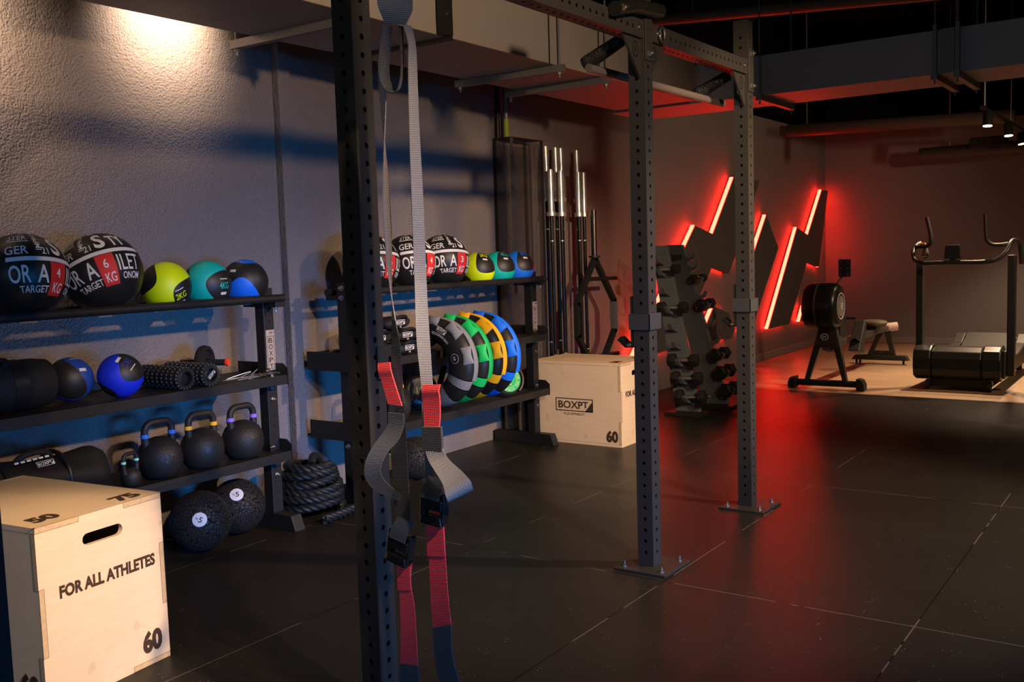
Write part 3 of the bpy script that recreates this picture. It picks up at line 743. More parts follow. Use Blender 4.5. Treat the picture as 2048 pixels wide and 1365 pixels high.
def med_ball(label, loc, r, colname, rgb, rot, kg, pn, pup, group, pcol=None):
    M = MATS.get('ball_'+colname) or m_seam_ball('ball_'+colname, tuple(rgb)+(1,), (0.012, 0.0115, 0.011, 1)); MATS['ball_'+colname] = M
    t = thing('medicine_ball', label, 'medicine ball', loc, 0, group)
    b = obj('ball_shell', MB().sphere((0, 0, 0), r, 64, 32), M, t, world=False); b.rotation_euler = rot
    w = MB(); f = sphere_map(loc, r, pn, pup)
    if kg: put2d(w, fit(kg, 0.055, 0.032, 0, 0, 0.015), f); obj('weight_print', w, pcol or mat('print_'+colname, rgb, 0.5), t, 0)
    w = MB(); put2d(w, rect2d(-0.024, 0.030, 0.024, 0.034, 4, 1), f); put2d(w, rect2d(-0.018, -0.046, 0.018, -0.032, 3, 1), f); obj('small_print', w, WPRINT, t, 0)
    return t
zt = lambda r: 1.21+math.sqrt((r+0.02)**2-0.105**2)
YG, TEAL, BLU, DBL = (0.62, 0.80, 0.0), (0.0, 0.42, 0.36), (0.005, 0.15, 0.80), (0.006, 0.028, 0.70)
def aim(nloc, updir, spin=0):
    """euler so that the ball's local -z (narrow coloured waist) faces nloc and local x runs along updir"""
    z = -Vector(nloc).normalized(); x = Vector(updir); x = (x-z*x.dot(z)).normalized(); y = z.cross(x)
    return Matrix((x, y, z)).transposed().to_euler()
G1 = 'medicine balls on the rack tops'
r_ = 0.1165
med_ball('lime and black medicine ball on the nearest rack', (-3.99, 2.885, zt(r_)), r_, 'lime', YG, aim((0.80, -0.62, 0.05), (0.22, 0.32, 0.9)), '2KG', (0.95, 0.02, -0.36), (0.35, -0.4, 0.8), G1)
med_ball('teal and black medicine ball marked 4KG on the nearest rack', (-3.99, 3.12, zt(r_)), r_, 'teal', TEAL, aim((0.48, -0.88, 0.15), (0.10, 0.15, 1)), '4KG', (0.97, 0.10, -0.05), (0, 0, 1), G1)
med_ball('blue and black medicine ball at the end of the nearest rack', (-3.99, 3.355, zt(r_)), r_, 'blue', BLU, aim((-0.62, 0.62, -0.62), (-0.35, 0.5, 0.9)), None, (0.2, -0.7, 0.9), (0, 0, 1), G1)
for lb_, y_, cn_, cc_, kg_ in (('lime and black medicine ball on the second rack', 5.335, 'lime', YG, '2KG'), ('teal and black medicine ball on the second rack', 5.575, 'teal', TEAL, '4KG'), ('blue and black medicine ball at the end of the second rack', 5.815, 'blue', BLU, '5KG')):
    med_ball(lb_, (-3.99, y_, zt(r_)), r_, cn_, cc_, aim((0.40, -0.95, -0.30), (-0.55, -0.40, 0.80)), kg_, (0.55, -0.15, 0.8), (-0.5, 0.3, 0.6), G1)
med_ball('deep blue and black medicine ball on the middle shelf, beside the foam rollers', (-3.965, 2.60, 0.812+0.099), 0.099, 'deep_blue', DBL, aim((0.72, -0.62, -0.35), (-0.25, -0.55, 0.6)), '3KG', (0.75, -0.15, 0.62), (0.6, 0.55, -0.4), 'balls on the middle shelf', mat('navy_print', (0.03, 0.04, 0.25), 0.5))
med_ball('black and blue ball half hidden behind the sandbag end on the middle shelf', (-4.075, 2.425, 0.812+0.098), 0.098, 'navy', (0.01, 0.05, 0.30), aim((0.5, 0.5, -0.8), (0, 0, 1)), None, (0.6, 0.1, 0.75), (-.5, 0, 1), 'balls on the middle shelf', WPRINT)

# ------------------------------------------------------------------ middle shelf of the nearest rack
t = thing('punching_bag', 'long black cylindrical bag lying at the left end of the middle shelf', 'training bag', (-4.03, 1.95, 0.812))
b = MB(); zc = 0.812+0.108
b.tube([(-4.03, 1.50, zc), (-4.03, 1.53, zc), (-4.03, 2.22, zc), (-4.03, 2.285, zc), (-4.03, 2.305, zc)], [0.085, 0.106, 0.107, 0.098, 0.07], 32)
obj('bag_body', b, CLOTH, t)
for ya_, yb_ in ((2.10, 2.16), (1.80, 1.84)): obj('strap', MB().tube([(-4.03, ya_, zc), (-4.03, yb_, zc)], 0.1095, 32), LEATHER, t)
b = MB(); b.tube([Vector((-4.03+0.107*math.cos(a)*1.0, 2.00+0.1*math.sin(3.1*(a-0.6)), zc+0.118*math.sin(a))) for a in [0.7+0.12*i for i in range(14)]], 0.013, 8); obj('carry_handle', b, CLOTH, t)
b = MB(); put2d(b, rect2d(-0.05, -0.022, 0.05, 0.022), plane_map((-3.9205, 1.98, zc-0.015), (0, 1, 0), (0, 0, 1))); obj('grey_patch', b, mat('patch_grey', (0.05, 0.05, 0.05), 0.6), t, 0)

def roller(label, y):
    zc = 0.812+0.055
    t = thing('foam_roller', label, 'foam roller', (-4.05, y, 0.812), 0, 'foam rollers')
    b = MB(); b.lathe([(0.030, 0.006), (0.037, 0.0), (0.048, 0.0), (0.051, -0.004), (0.051, -0.32), (0.030, -0.32), (0.030, 0.006)], Matrix.Translation((-3.885, y, zc)) @ Matrix.Rotation(PI/2, 4, 'Y'), 36)
    obj('tube', b, RUB, t)
    for i in range(9):
        k = MB()
        for j in range(18):
            a = 2*PI*j/18
            k.sphere((-3.892-0.036*i, y+0.050*math.cos(a), zc+0.050*math.sin(a)), 0.0068, 8, 6)
        obj('knob_ring', k, mat('knob_rubber', (0.05, 0.046, 0.042), 0.45), t)
    c = MB(); c.lathe([(0.0, -0.03), (0.030, -0.03), (0.030, -0.025), (0.0, -0.025)], Matrix.Translation((-3.885, y, zc)) @ Matrix.Rotation(PI/2, 4, 'Y'), 24); obj('end_core', c, HOLE, t)
    return t
roller('black knobbed foam roller next to the deep blue ball', 2.885)
r2_ = roller('black knobbed foam roller with a white logo tag on its end', 3.03)
b = MB(); frame_logo(b, plane_map((-3.8783, 3.03, 0.868), Vector((0, 1, 0.9)), Vector((0, -0.9, 1))), 0.050, 0.018, False); obj('logo_tag', b, WPRINT, r2_, 0)
t = thing('ab_wheel', 'black ab roller wheel with an orange-red grip end behind the foam rollers', 'ab roller', (-4.12, 3.18, 0.812))
ax = Vector((0.9, 0.43, 0)).normalized(); Q = ax.to_track_quat('Z', 'Y').to_matrix().to_4x4(); wc = Vector((-4.12, 3.18, 0.812+0.088))
b = MB(); b.lathe([(0.020, -0.012), (0.060, -0.008), (0.066, -0.018), (0.084, -0.016), (0.088, 0.0), (0.084, 0.016), (0.066, 0.018), (0.060, 0.008), (0.020, 0.012)], Matrix.Translation(wc) @ Q, 40); obj('wheel', b, RUB, t)
b = MB(); b.cyl(wc-ax*0.13, wc+ax*0.115, 0.016, 16); obj('handle', b, CLOTH, t)
b = MB(); b.cyl(wc+ax*0.115, wc+ax*0.128, 0.0185, 16); obj('grip_end', b, mat('orange_red', (0.85, 0.06, 0.02), 0.5), t)
def skip_rope(label, y, seed, col):
    rnd = random.Random(seed)
    t = thing('skipping_rope', label, 'skipping rope', (-3.95, y, 0.812), 0, 'wire skipping ropes')
    pts = []
    n = 9
    for i in range(n):
        pts.append(Vector((-3.95+rnd.uniform(-0.05, 0.05), y-0.13+0.22*((i*0.37) % 1.0)+rnd.uniform(-.02, .02), 0.8155+(0.025 if i in (2,) else 0.0)+0.003*(i % 3))))
    sm = []
    for i in range(n-1):
        p0, p1, p2, p3 = pts[max(i-1, 0)], pts[i], pts[i+1], pts[min(i+2, n-1)]
        for k in range(8):
            u = k/8; sm.append(0.5*((2*p1)+(p2-p0)*u+(2*p0-5*p1+4*p2-p3)*u*u+(3*p1-p0-3*p2+p3)*u**3))
    for v in sm: v.z = max(v.z, 0.8145)
    obj('wire', MB().tube(sm, 0.0016, 6), mat('steel_wire', (0.55, 0.55, 0.55), 0.35, 0.8), t)
    for q in range(2):
        a = Vector((-3.915+rnd.uniform(-.02, .02), y+0.04+0.05*q, 0.820)); dv = Vector((rnd.uniform(0.5, 0.9), rnd.uniform(-.6, .6), 0)).normalized()
        h = MB(); h.cyl(a-dv*0.06, a+dv*0.005, 0.0062, 12); h.cyl(a+dv*0.005, a+dv*0.02, 0.0078, 12); obj('handle', h, col, t)
skip_rope('silver wire skipping rope tangled near the end of the middle shelf', 3.30, 3, CHROME)
skip_rope('silver wire skipping rope lying at the very end of the middle shelf', 3.385, 8, CHROME)

# ------------------------------------------------------------------ lower shelf of the nearest rack
t = thing('sandbag', 'black lumpy sandbag with white printing on the lower shelf behind the plywood box', 'training bag', (-4.0, 2.15, 0.412))
b = MB(); rings = []
for i in range(25):
    s_ = i/24; y = 1.62+0.90*s_; e = min(1, (s_*(1-s_)*14))**0.45
    rr = []
    for a in range(28):
        an = 2*PI*a/28; k = 1+0.05*math.sin(5*an+9*s_)+0.05*math.sin(11*s_+2*an)
        rr.append(Vector((-4.0+0.125*e*k*math.cos(an)*(0.9+0.1*s_), y, 0.412+0.1*1.03+0.1*e*k*math.sin(an)*(1.0+0.12*math.sin(7*s_)))))
    rings.append(rr)
b.ring(rings); obj('bag_body', b, CLOTH, t)
for y in (2.02, 2.28): obj('strap', MB().tube([Vector((-4.0+0.127*math.cos(a), y, 0.515+0.108*math.sin(a))) for a in [2*PI*k/24 for k in range(24)]], 0.010, 8, False, True), LEATHER, t)
b = MB(); b.tube(arc((-3.985, 2.18, 0.605), 0.075, 0.1, PI-0.1, 12, (0, 1, 0), (0.25, 0, 0.45)), 0.013, 8); obj('carry_handle', b, CLOTH, t)
b = MB(); pm = plane_map((-3.905, 2.19, 0.598), (0, 1, 0.05), (-0.55, 0, 0.6)); frame_logo(b, pm, 0.075, 0.026, False); [put2d(b, rect2d(-0.12+0.026*q, 0.026, -0.12+0.026*q+0.018, 0.035), pm) for q in range(6)]; obj('print', b, WPRINT, t, 0)

def kettlebell(label, loc, band, num, rz=0.0, h=0.28, R=0.105, group='competition kettlebells on the lower shelf', logo=None):
    t = thing('kettlebell', label, 'kettlebell', loc, rz, group)
    s = h/0.28
    prof = [(0, 0), (0.055, 0), (0.075, 0.006), (0.092, 0.03), (0.1035, 0.065), (0.105, 0.095), (0.100, 0.125), (0.085, 0.155), (0.058, 0.178), (0.025, 0.190), (0, 0.192)]
    k = R/0.105
    obj('bell', MB().lathe([(r*k, z*(s if R > .06 else k)) for r, z in prof], None, 48), IRON, t, world=False)
    hw = 0.073*s; zb, ztp = 0.135*s if R > .06 else 0.06, h-0.018
    P = [Vector((0, -hw*0.9, zb)), Vector((0, -hw, zb+0.05*s))]+arc((0, -hw+0.042*s, ztp-0.042*s), 0.042*s, PI, PI/2, 6, (0, 1, 0))+arc((0, hw-0.042*s, ztp-0.042*s), 0.042*s, PI/2, 0, 6, (0, 1, 0))+[Vector((0, hw, zb+0.05*s)), Vector((0, hw*0.9, zb))]
    obj('handle', MB().tube(P, [0.022*s, 0.018*s]+[0.0165*s]*14+[0.018*s, 0.022*s], 16), IRON, t, world=False)
    for sg in (-1, 1):
        zz = ztp-0.058*s
        obj('colour_band', MB().cyl((0, sg*hw, zz-0.009*s), (0, sg*hw, zz+0.009*s), 0.0185*s, 20), band, t, world=False)
    if num:
        w = MB(); f = sphere_map((0, 0, 0.09), 0.105, (0.985, -0.1, 0.1), (0, 0, 1), 0.0015)
        if logo: frame_logo(w, f, 0.075, 0.032, False)
        else: put2d(w, fit(num, 0.05, 0.042, 0, 0, 0.01), f)
        obj('cast_mark', w, mat('cast_raised', (0.028, 0.025, 0.022), 0.4), t, 0.5, world=False)
    return t
kettlebell('black competition kettlebell with blue bands', (-3.965, 2.775, 0.412), BLUEB, '12')
kettlebell('black competition kettlebell with yellow bands', (-3.965, 3.015, 0.412), YELB, '16', logo=True)
kettlebell('black competition kettlebell with purple bands', (-3.965, 3.265, 0.412), PURB, '20')
kettlebell('small kettlebell with mint bands between the sandbag and the large kettlebells', (-3.93, 2.595, 0.412), MINTB, None, 0.3, 0.165, 0.046, 'small kettlebells')

# ------------------------------------------------------------------ floor by the nearest rack
TREAD = m_tread()
def slam(label, loc, r, n, up, num):
    t = thing('slam_ball', label, 'slam ball', (loc[0], loc[1], 0), 0, 'slam balls on the floor')
    b = obj('ball_shell', MB().sphere((loc[0], loc[1], r), r, 56, 28), TREAD, t)
    f = sphere_map((loc[0], loc[1], r), r, n, up, 0.002)
    w = MB(); N_ = 24
    w.ring([[f(q*math.cos(2*PI*k/N_), q*math.sin(2*PI*k/N_)) for k in range(N_)] for q in (0.034, 0.022, 0.010, 0.001)])
    lb = obj('label_disc', w, mat('label_white', (0.60, 0.60, 0.62), 0.5), t, 0)
    w = MB(); f2 = sphere_map((loc[0], loc[1], r), r, n, up, 0.0035); put2d(w, fit(num, 0.016, 0.026, 0.004, 0, 0.01), f2); put2d(w, fit('kg', 0.010, 0.010, -0.014, 0.0), f2); obj('label_print', w, INK, lb, 0)
slam('black slam ball with a white number disc, nearer the plywood box', (-3.975, 2.985), 0.148, (0.80, -0.62, 0.30), (0.3, 0.4, 1), '5')
slam('black slam ball with a white number disc, beside the rack foot', (-4.06, 3.282), 0.142, (0.62, -0.50, 0.62), (-0.3, 0.3, 1), '5')
slam('black slam ball under the second rack, seen behind the blue strap loop', (-4.02, 4.66), 0.135, (0.2, 0.9, 0.2), (0, 0, 1), '8')
# battle rope: a spiral pile of three twisted strands
t = thing('battle_rope', 'thick black twisted rope coiled into a pile between the two racks', 'rope', (-4.02, 3.76, 0))
path = []
turns = 6; n = 74
for i in range(turns*n+1):
    a = 2*PI*i/n; k = i/(turns*n); R = 0.170-0.050*k**1.6+0.006*math.sin(a*0.7)
    path.append(Vector((-4.035+R*math.cos(a+0.4), 3.775+R*math.sin(a+0.4)*0.98, 0.026+0.042*(a/(2*PI))+0.008*math.sin(a*1.3))))
tail = [Vector((-4.035+0.20*math.cos(q), 3.775+0.205*math.sin(q), 0.026)) for q in [0.4-0.09*j for j in range(1, 17)]]
tail2 = [Vector((-3.86, 3.95-0.0, 0.22)), Vector((-3.835, 3.965, 0.15)), Vector((-3.82, 3.955, 0.08)), Vector((-3.80, 3.90, 0.035)), Vector((-3.785, 3.80, 0.027)), Vector((-3.775, 3.68, 0.026)), Vector((-3.77, 3.61, 0.026))]
def smooth(P, k=10):
    out = []
    for i in range(len(P)-1):
        p0, p1, p2, p3 = P[max(i-1, 0)], P[i], P[i+1], P[min(i+2, len(P)-1)]
        for j in range(k):
            u = j/k; out.append(0.5*((2*p1)+(p2-p0)*u+(2*p0-5*p1+4*p2-p3)*u*u+(3*p1-p0-3*p2+p3)*u**3))
    out.append(P[-1]); return out
def strands(mb, path, rr=0.0125, sr=0.0135, pitch=0.12):
    ln = 0; L_ = [0]
    for i in range(1, len(path)): ln += (path[i]-path[i-1]).length; L_.append(ln)
    for s_ in range(3):
        out = []
        for i, p in enumerate(path):
            T_ = (path[min(i+1, len(path)-1)]-path[max(i-1, 0)]).normalized(); u = T_.cross(Vector((0, 0, 1)))
            u = u.normalized() if u.length > 1e-3 else Vector((1, 0, 0)); v = T_.cross(u); a = 2*PI*(L_[i]/pitch+s_/3)
            out.append(p+(u*math.cos(a)+v*math.sin(a))*rr)
        mb.tube(out, sr, 8)
b = MB(); strands(b, path); obj('rope_coil', b, mat('rope_fibre', (0.011, 0.012, 0.013), 0.5, 0, 0.3, 200), t)
b = MB(); strands(b, smooth(tail2, 9)); obj('rope_tail', b, MATS['rope_fibre'], t)
b = MB(); b.tube(smooth([Vector((-3.97, 3.73, 0.285)), Vector((-4.0, 3.77, 0.315)), Vector((-4.04, 3.83, 0.30)), Vector((-4.06, 3.87, 0.27))], 5), 0.022, 14); obj('end_cap', b, RUB, t)

# ================================================================== PLYWOOD BOXES
def ply_box(label, loc, rz):
    t = thing('plyo_box', label, 'plywood box', loc, rz, 'plywood jump boxes')
    Wd, Dp, Ht, th = 0.75, 0.50, 0.60, 0.018
    O = lambda nm, mb, m_, par=t, sm=0, bv=0: obj(nm, mb, m_, par, sm, bv, world=False)
    def slot_panel(x0, x1):
        bm = bmesh.new()
        outer = [(0, 0), (Dp, 0), (Dp, Ht), (0, Ht)]
        inner = []
        for cxx, a0 in ((0.31, -PI/2), (0.19, PI/2)):
            for k in range(9): inner.append((cxx+0.020*math.cos(a0+PI*k/8), 0.515+0.020*math.sin(a0+PI*k/8)))
        lay = []
        for xx in (x0, x1):
            vo = [bm.verts.new((xx, a, b)) for a, b in outer]; vi = [bm.verts.new((xx, a, b)) for a, b in inner]
            eo = [bm.edges.new((vo[i], vo[(i+1) % 4])) for i in range(4)]; ei = [bm.edges.new((vi[i], vi[(i+1) % len(vi)])) for i in range(len(vi))]
            bmesh.ops.triangle_fill(bm, use_beauty=True, edges=eo+ei); lay.append((vo, vi))
        for q in (0, 1):
            A_, B_ = lay[0][q], lay[1][q]; n_ = len(A_)
            for i in range(n_): bm.faces.new((A_[i], A_[(i+1) % n_], B_[(i+1) % n_], B_[i]))
        bm.verts.index_update()
        mb = MB(); mb.add([v.co.copy() for v in bm.verts], [tuple(v.index for v in f.verts) for f in bm.faces]); bm.free(); return mb
    O('slotted_panel', slot_panel(-th, 0), PLY); O('slotted_panel', slot_panel(-Wd, -Wd+th), PLY)
    O('long_panel', MB().box((-Wd+th, 0, 0), (-th, th, Ht)), PLY); O('long_panel', MB().box((-Wd+th, Dp-th, 0), (-th, Dp, Ht)), PLY)
    O('top_panel', MB().box((-Wd+th, th, Ht-th), (-th, Dp-th, Ht-0.0005)), PLY)
    # interlocking finger ends showing on the faces
    e = 0.0006
    def finger(fmap, x0, y0, x1, y1):
        jn = MB()
        O('finger_joint', put2d(MB(), rect2d(x0, y0, x1, y1), fmap), PLYE)
        g = 0.0013
        put2d(jn, ([(x0-g, y0-g), (x1+g, y0-g), (x1+g, y1+g), (x0-g, y1+g), (x0, y0), (x1, y0), (x1, y1), (x0, y1)], [(0, 1, 5, 4), (1, 2, 6, 5), (2, 3, 7, 6), (3, 0, 4, 7)]), fmap)
        O('joint_line', jn, JOINT)
    fx = plane_map((e, 0, 0), (0, 1, 0), (0, 0, 1)); fy = plane_map((-Wd, -e, 0), (1, 0, 0), (0, 0, 1)); fz = plane_map((0, 0, Ht+e), (0, 1, 0), (-1, 0, 0))
    finger(fx, 0.001, 0.18, th, 0.40); finger(fx, Dp-th, 0.20, Dp-0.001, 0.42); finger(fx, 0.001, Ht-th, 0.16, Ht-0.001); finger(fx, 0.34, Ht-th, Dp-0.001, Ht-0.001); finger(fx, 0.34, 0.001, Dp-0.001, th)
    finger(fy, Wd-th, 0.40, Wd-0.001, 0.58); finger(fy, Wd-th, 0.02, Wd-0.001, 0.18); finger(fy, 0.001, 0.30, th, 0.5)
    for r_, f_ in (((0.0, Ht-th-0.0012, Wd, Ht-th), fy), ((0.0, th, Wd, th+0.0012), fy), ((0.16, Ht-0.0015, 0.34, Ht-0.0003), fx)): O('joint_line', put2d(MB(), rect2d(*r_), f_), JOINT)
    def scr(fmap, x, y):
        m_ = MB(); k = 12; m_.ring([[fmap(q*math.cos(2*PI*a/k), q*math.sin(2*PI*a/k)) for a in range(k)] for q in (0.0042, 0.0005)]); O('screw', m_, HOLE)
    for x, y in ((0.03, 0.505), (0.03, 0.10), (0.25, 0.585), (0.25, 0.02), (Dp-0.012, 0.55), (Dp-0.012, 0.12)): scr(plane_map((e*2, 0, 0), (0, 1, 0), (0, 0, 1)), x, y)
    for x, y in ((0.28, 0.585), (0.30, 0.018), (Wd-0.012, 0.29), (0.012, 0.2)): scr(plane_map((-Wd, -e*2, 0), (1, 0, 0), (0, 0, 1)), x, y)
    for x, y in ((0.02, 0.70), (0.48, 0.3)): scr(plane_map((0, 0, Ht+e*2), (0, 1, 0), (-1, 0, 0)), x, y)
    k = 0.0012
    fx = plane_map((k, 0, 0), (0, 1, 0), (0, 0, 1)); fy = plane_map((-Wd, -k, 0), (1, 0, 0), (0, 0, 1)); fz = plane_map((0, 0, Ht+k), (0, 1, 0), (-1, 0, 0))
    w = MB(); put2d(w, fit('FOR ALL ATHLETES', 0.385, 0.043, 0.265, 0.372, 0.045), fx); O('slogan_print', w, INK); w = MB(); put2d(w, fit('60', 0.085, 0.080, 0.425, 0.085, 0.055), fx); O('number_print', w, INK)
    w = MB(); pm = plane_map((-Wd+0.365, -k, 0.285), (1, 0, 0), (0, 0, 1)); frame_logo(w, pm, 0.315, 0.095); O('logo_print', w, INK); w = MB(); put2d(w, fit('60', 0.096, 0.088, Wd-0.075, 0.075, 0.055), fy); O('number_print', w, INK)
    w = MB(); put2d(w, fit('50', 0.10, 0.075, 0.095, 0.085, 0.05), fz); O('number_print', w, INK); w = MB(); put2d(w, fit('75', 0.10, 0.075, 0.40, 0.06, 0.05), fz); O('number_print', w, INK)
ply_box('plywood jump box at the left photo edge, slogan facing the room', (-2.948, 1.599, 0), 0.1175)
ply_box('plywood jump box beyond the second rack, behind the middle upright', (-3.327, 6.082, 0), 0.0)

# ================================================================== SECOND RACK'S LOAD
def pillow(mb, c, hx, hy, hz, rz=0.0, p=0.55, wob=0.0, seed=1):
    """stuffed rectangular bag"""
    rnd = random.Random(seed); ph = [rnd.uniform(0, 6) for _ in range(4)]
    def sg(v, e): return math.copysign(abs(v)**e, v)
    N, K = 18, 40; L_ = []; M = Matrix.Rotation(rz, 3, 'Z'); c = Vector(c)
    for i in range(1, N):
        t = PI*i/N-PI/2; row = []
        for a in range(K):
            u = 2*PI*a/K
            v = Vector((hx*sg(math.cos(t), 0.7)*sg(math.cos(u), p), hy*sg(math.cos(t), 0.7)*sg(math.sin(u), p), hz*sg(math.sin(t), 0.9)))
            v *= 1+wob*math.sin(5*u+ph[0])*math.cos(3*t+ph[1]); row.append(c+M @ v)
        L_.append(row)
    return mb.ring(L_)
PB = 'black power bags piled on the second rack'
def power_bag(label, loc, rz, hy=0.145, hz=0.038, seed=1, tagd=(1, 0, 0)):
    t = thing('power_bag', label, 'training bag', (loc[0], loc[1], loc[2]-hz), 0, PB)
    b = MB(); pillow(b, loc, 0.085, hy, hz, rz, 0.55, 0.03, seed); obj('bag_body', b, CLOTH, t)
    M = Matrix.Rotation(rz, 3, 'Z'); c = Vector(loc)
    b = MB(); b.tube([c+M @ v for v in arc((0.07, 0, hz*0.55), 0.055, 0.15, PI-0.15, 10, (0, 1, 0), (0.5, 0, 0.35))], 0.010, 8); obj('carry_handle', b, LEATHER, t)
    b = MB(); pm = plane_map(c+M @ Vector((0.089, -0.015, 0.006)), M @ Vector((0, 1, 0)), (0, 0, 1)); frame_logo(b, pm, 0.085, 0.030, False); put2d(b, fit('10', 0.016, 0.012, 0.0, -0.026), pm); obj('print', b, WPRINT, t, 0)
for lb, lc, rz, sd in (('black power bag in the bottom layer of the pile, beside the grey crescent bag', (-3.972, 4.497, 0.852), 0.03, 1), ('black power bag in the bottom layer of the pile, next to the nearest upright', (-3.972, 4.245, 0.852), -0.03, 2),
                       ('black power bag in the middle layer of the pile, beside the grey crescent bag', (-3.975, 4.495, 0.930), -0.04, 3), ('black power bag in the middle layer of the pile, next to the nearest upright', (-3.970, 4.245, 0.930), 0.03, 4),
                       ('black power bag on top of the pile', (-3.98, 4.43, 1.008), 0.05, 5)):
    power_bag(lb, lc, rz, 0.122, 0.038, sd)

BG = 'crescent shaped training bags leaning on the second rack'
def crescent(label, cc, colm, num, R=0.205):
    """C-shaped bag hooked around the middle shelf, bulging into the room"""
    t = thing('crescent_bag', label, 'crescent bag', (cc[0], cc[1], cc[2]-R-0.09), 0, BG)
    C_ = Vector(cc); a0, a1 = math.radians(150), math.radians(-125)
    ax, ay, nz = Vector((1, 0, 0)), Vector((0, 0, 1)), Vector((0, -1, 0)); FL = 0.72
    pt = lambda a, rr=R: C_+ax*(rr*math.cos(a))+ay*(rr*math.sin(a))
    def rad(s_): return 0.030+0.060*(math.sin(PI*min(1, max(0, s_)))**0.7)
    def flat(m_):
        for v in m_.v: v.y = C_.y+(v.y-C_.y)*FL
        return m_
    n = 60; path = [pt(a0+(a1-a0)*i/n) for i in range(n+1)]; rr = [rad(i/n) for i in range(n+1)]
    k1, k2, k3, k4 = 37, 40, 45, 60
    b = MB(); b.tube(path[:k1+1], rr[:k1+1], 24); obj('bag_body', flat(b), LEATHER, t)
    b = MB(); b.tube(path[k1:k2+1], rr[k1:k2+1], 24, False); obj('colour_panel', flat(b), colm, t)
    b = MB(); b.tube(path[k2:k3+1], rr[k2:k3+1], 24, False); obj('black_panel', flat(b), LEATHER, t)
    b = MB(); b.tube(path[k3:k4+1], rr[k3:k4+1], 24); obj('colour_panel', flat(b), colm, t)
    b = MB(); b.tube([pt(a0+(a1-a0)*i/n, R+rr[i]*0.72)+Vector((0, 0.026, 0)) for i in range(8, k1+1)], [rr[i]*0.36 for i in range(8, k1+1)], 14); obj('colour_edge', b, colm, t)
    for i, ln in ((14, 0.085), (22, 0.105), (30, 0.105)):      # stuffed grip tabs
        a = a0+(a1-a0)*i/n; P0 = pt(a, R+rr[i]*0.86)+nz*(rr[i]*FL*0.62); T_ = (pt(a-0.03)-pt(a)).normalized(); Nn = (pt(a, R+0.1)-pt(a)).normalized()
        m_ = MB(); e1 = T_*ln/2; e2 = (Nn*0.86+nz*-0.5).normalized()*0.030; rows = []
        for q in (-1, -0.85, -0.4, 0, 0.4, 0.85, 1):
            w_ = 1.15-0.25*(1-abs(q)); th = 0.016*(1-0.75*abs(q)**3); nn = e1.cross(e2).normalized()
            rows.append([P0+e1*q+e2*w_*math.cos(u)+nn*th*math.sin(u) for u in [2*PI*k/14 for k in range(14)]])
        m_.ring(rows); obj('grip_tab', m_, colm, t)
    def face(a_c, eps=0.003):
        def f(u, v):
            a = a_c-u/R; r_ = rad((a-a0)/(a1-a0)); h = max(-0.95, min(0.95, v/r_)); c0 = pt(a); ou = (pt(a, R+0.1)-c0).normalized()
            return c0+ou*(r_*h)+nz*(r_*FL*math.sqrt(1-h*h)+eps)
        return f
    b = MB(); f = face(math.radians(62)); frame_logo(b, lambda u, v: f(u-0.01, v+0.030), 0.066, 0.030, False); put2d(b, fit('BULGARIAN BAG', 0.15, 0.018, 0.0, -0.004, 0.02), f, 0.02); obj('print', b, WPRINT, t, 0)
    b = MB(); f = face(math.radians(12))
    for k in range(22):
        a = 2*PI*k/22; put2d(b, ([(0.027*math.cos(a+q)*m2, 0.027*math.sin(a+q)*m2) for q, m2 in ((-.08, 1), (.08, 1), (.08, 1.12), (-.08, 1.12))], [(0, 1, 2, 3)]), f)
    put2d(b, fit(num, 0.022, 0.018, 0, 0, 0.012), f); obj('weight_print', b, WPRINT, t, 0)
    b = MB(); e = pt(math.radians(-112))+nz*0.055; b.ribbon([(e+Vector((0.045, 0.0, 0.17)), e+Vector((0.085, 0.0, 0.16))), (e+Vector((0.005, -0.004, 0.05)), e+Vector((0.045, -0.004, 0.04))), (e+Vector((-0.035, 0.0, -0.035)), e+Vector((0.005, 0.0, -0.045)))], 0.004); obj('webbing', b, CLOTH, t)
crescent('grey trimmed black crescent bag, frontmost of the row', (-3.862, 4.70, 0.737), GREY, '10')
crescent('green trimmed black crescent bag behind the grey one', (-3.860, 4.852, 0.737), GREEN, '15')
crescent('yellow trimmed black crescent bag behind the green one', (-3.862, 5.004, 0.740), YEL, '18')
crescent('blue trimmed black crescent bag, last of the row', (-3.860, 5.156, 0.737), BLUE, '22')
kettlebell('black kettlebell with one yellow band low on the second rack', (-3.975, 4.42, 0.412), YELB, '16')
kettlebell('black kettlebell with blue bands low on the second rack behind the grey strap', (-4.125, 4.60, 0.412), BLUEB, '12', 0.4)
def ring_text(mb, f, txt, R, size, a0, a1):
    for i, ch in enumerate(txt):
        if ch == ' ': continue
        a = a0+(a1-a0)*i/(len(txt)-1); sh = fit(ch, size*0.7 if ch != 'I' else size*0.2, size, 0, 0, 0.015)
        c, s_ = math.cos(a-PI/2), math.sin(a-PI/2)
        put2d(mb, ([(x*c-y*s_+R*math.cos(a), x*s_+y*c+R*math.sin(a)) for x, y in sh[0]], sh[1]), f)
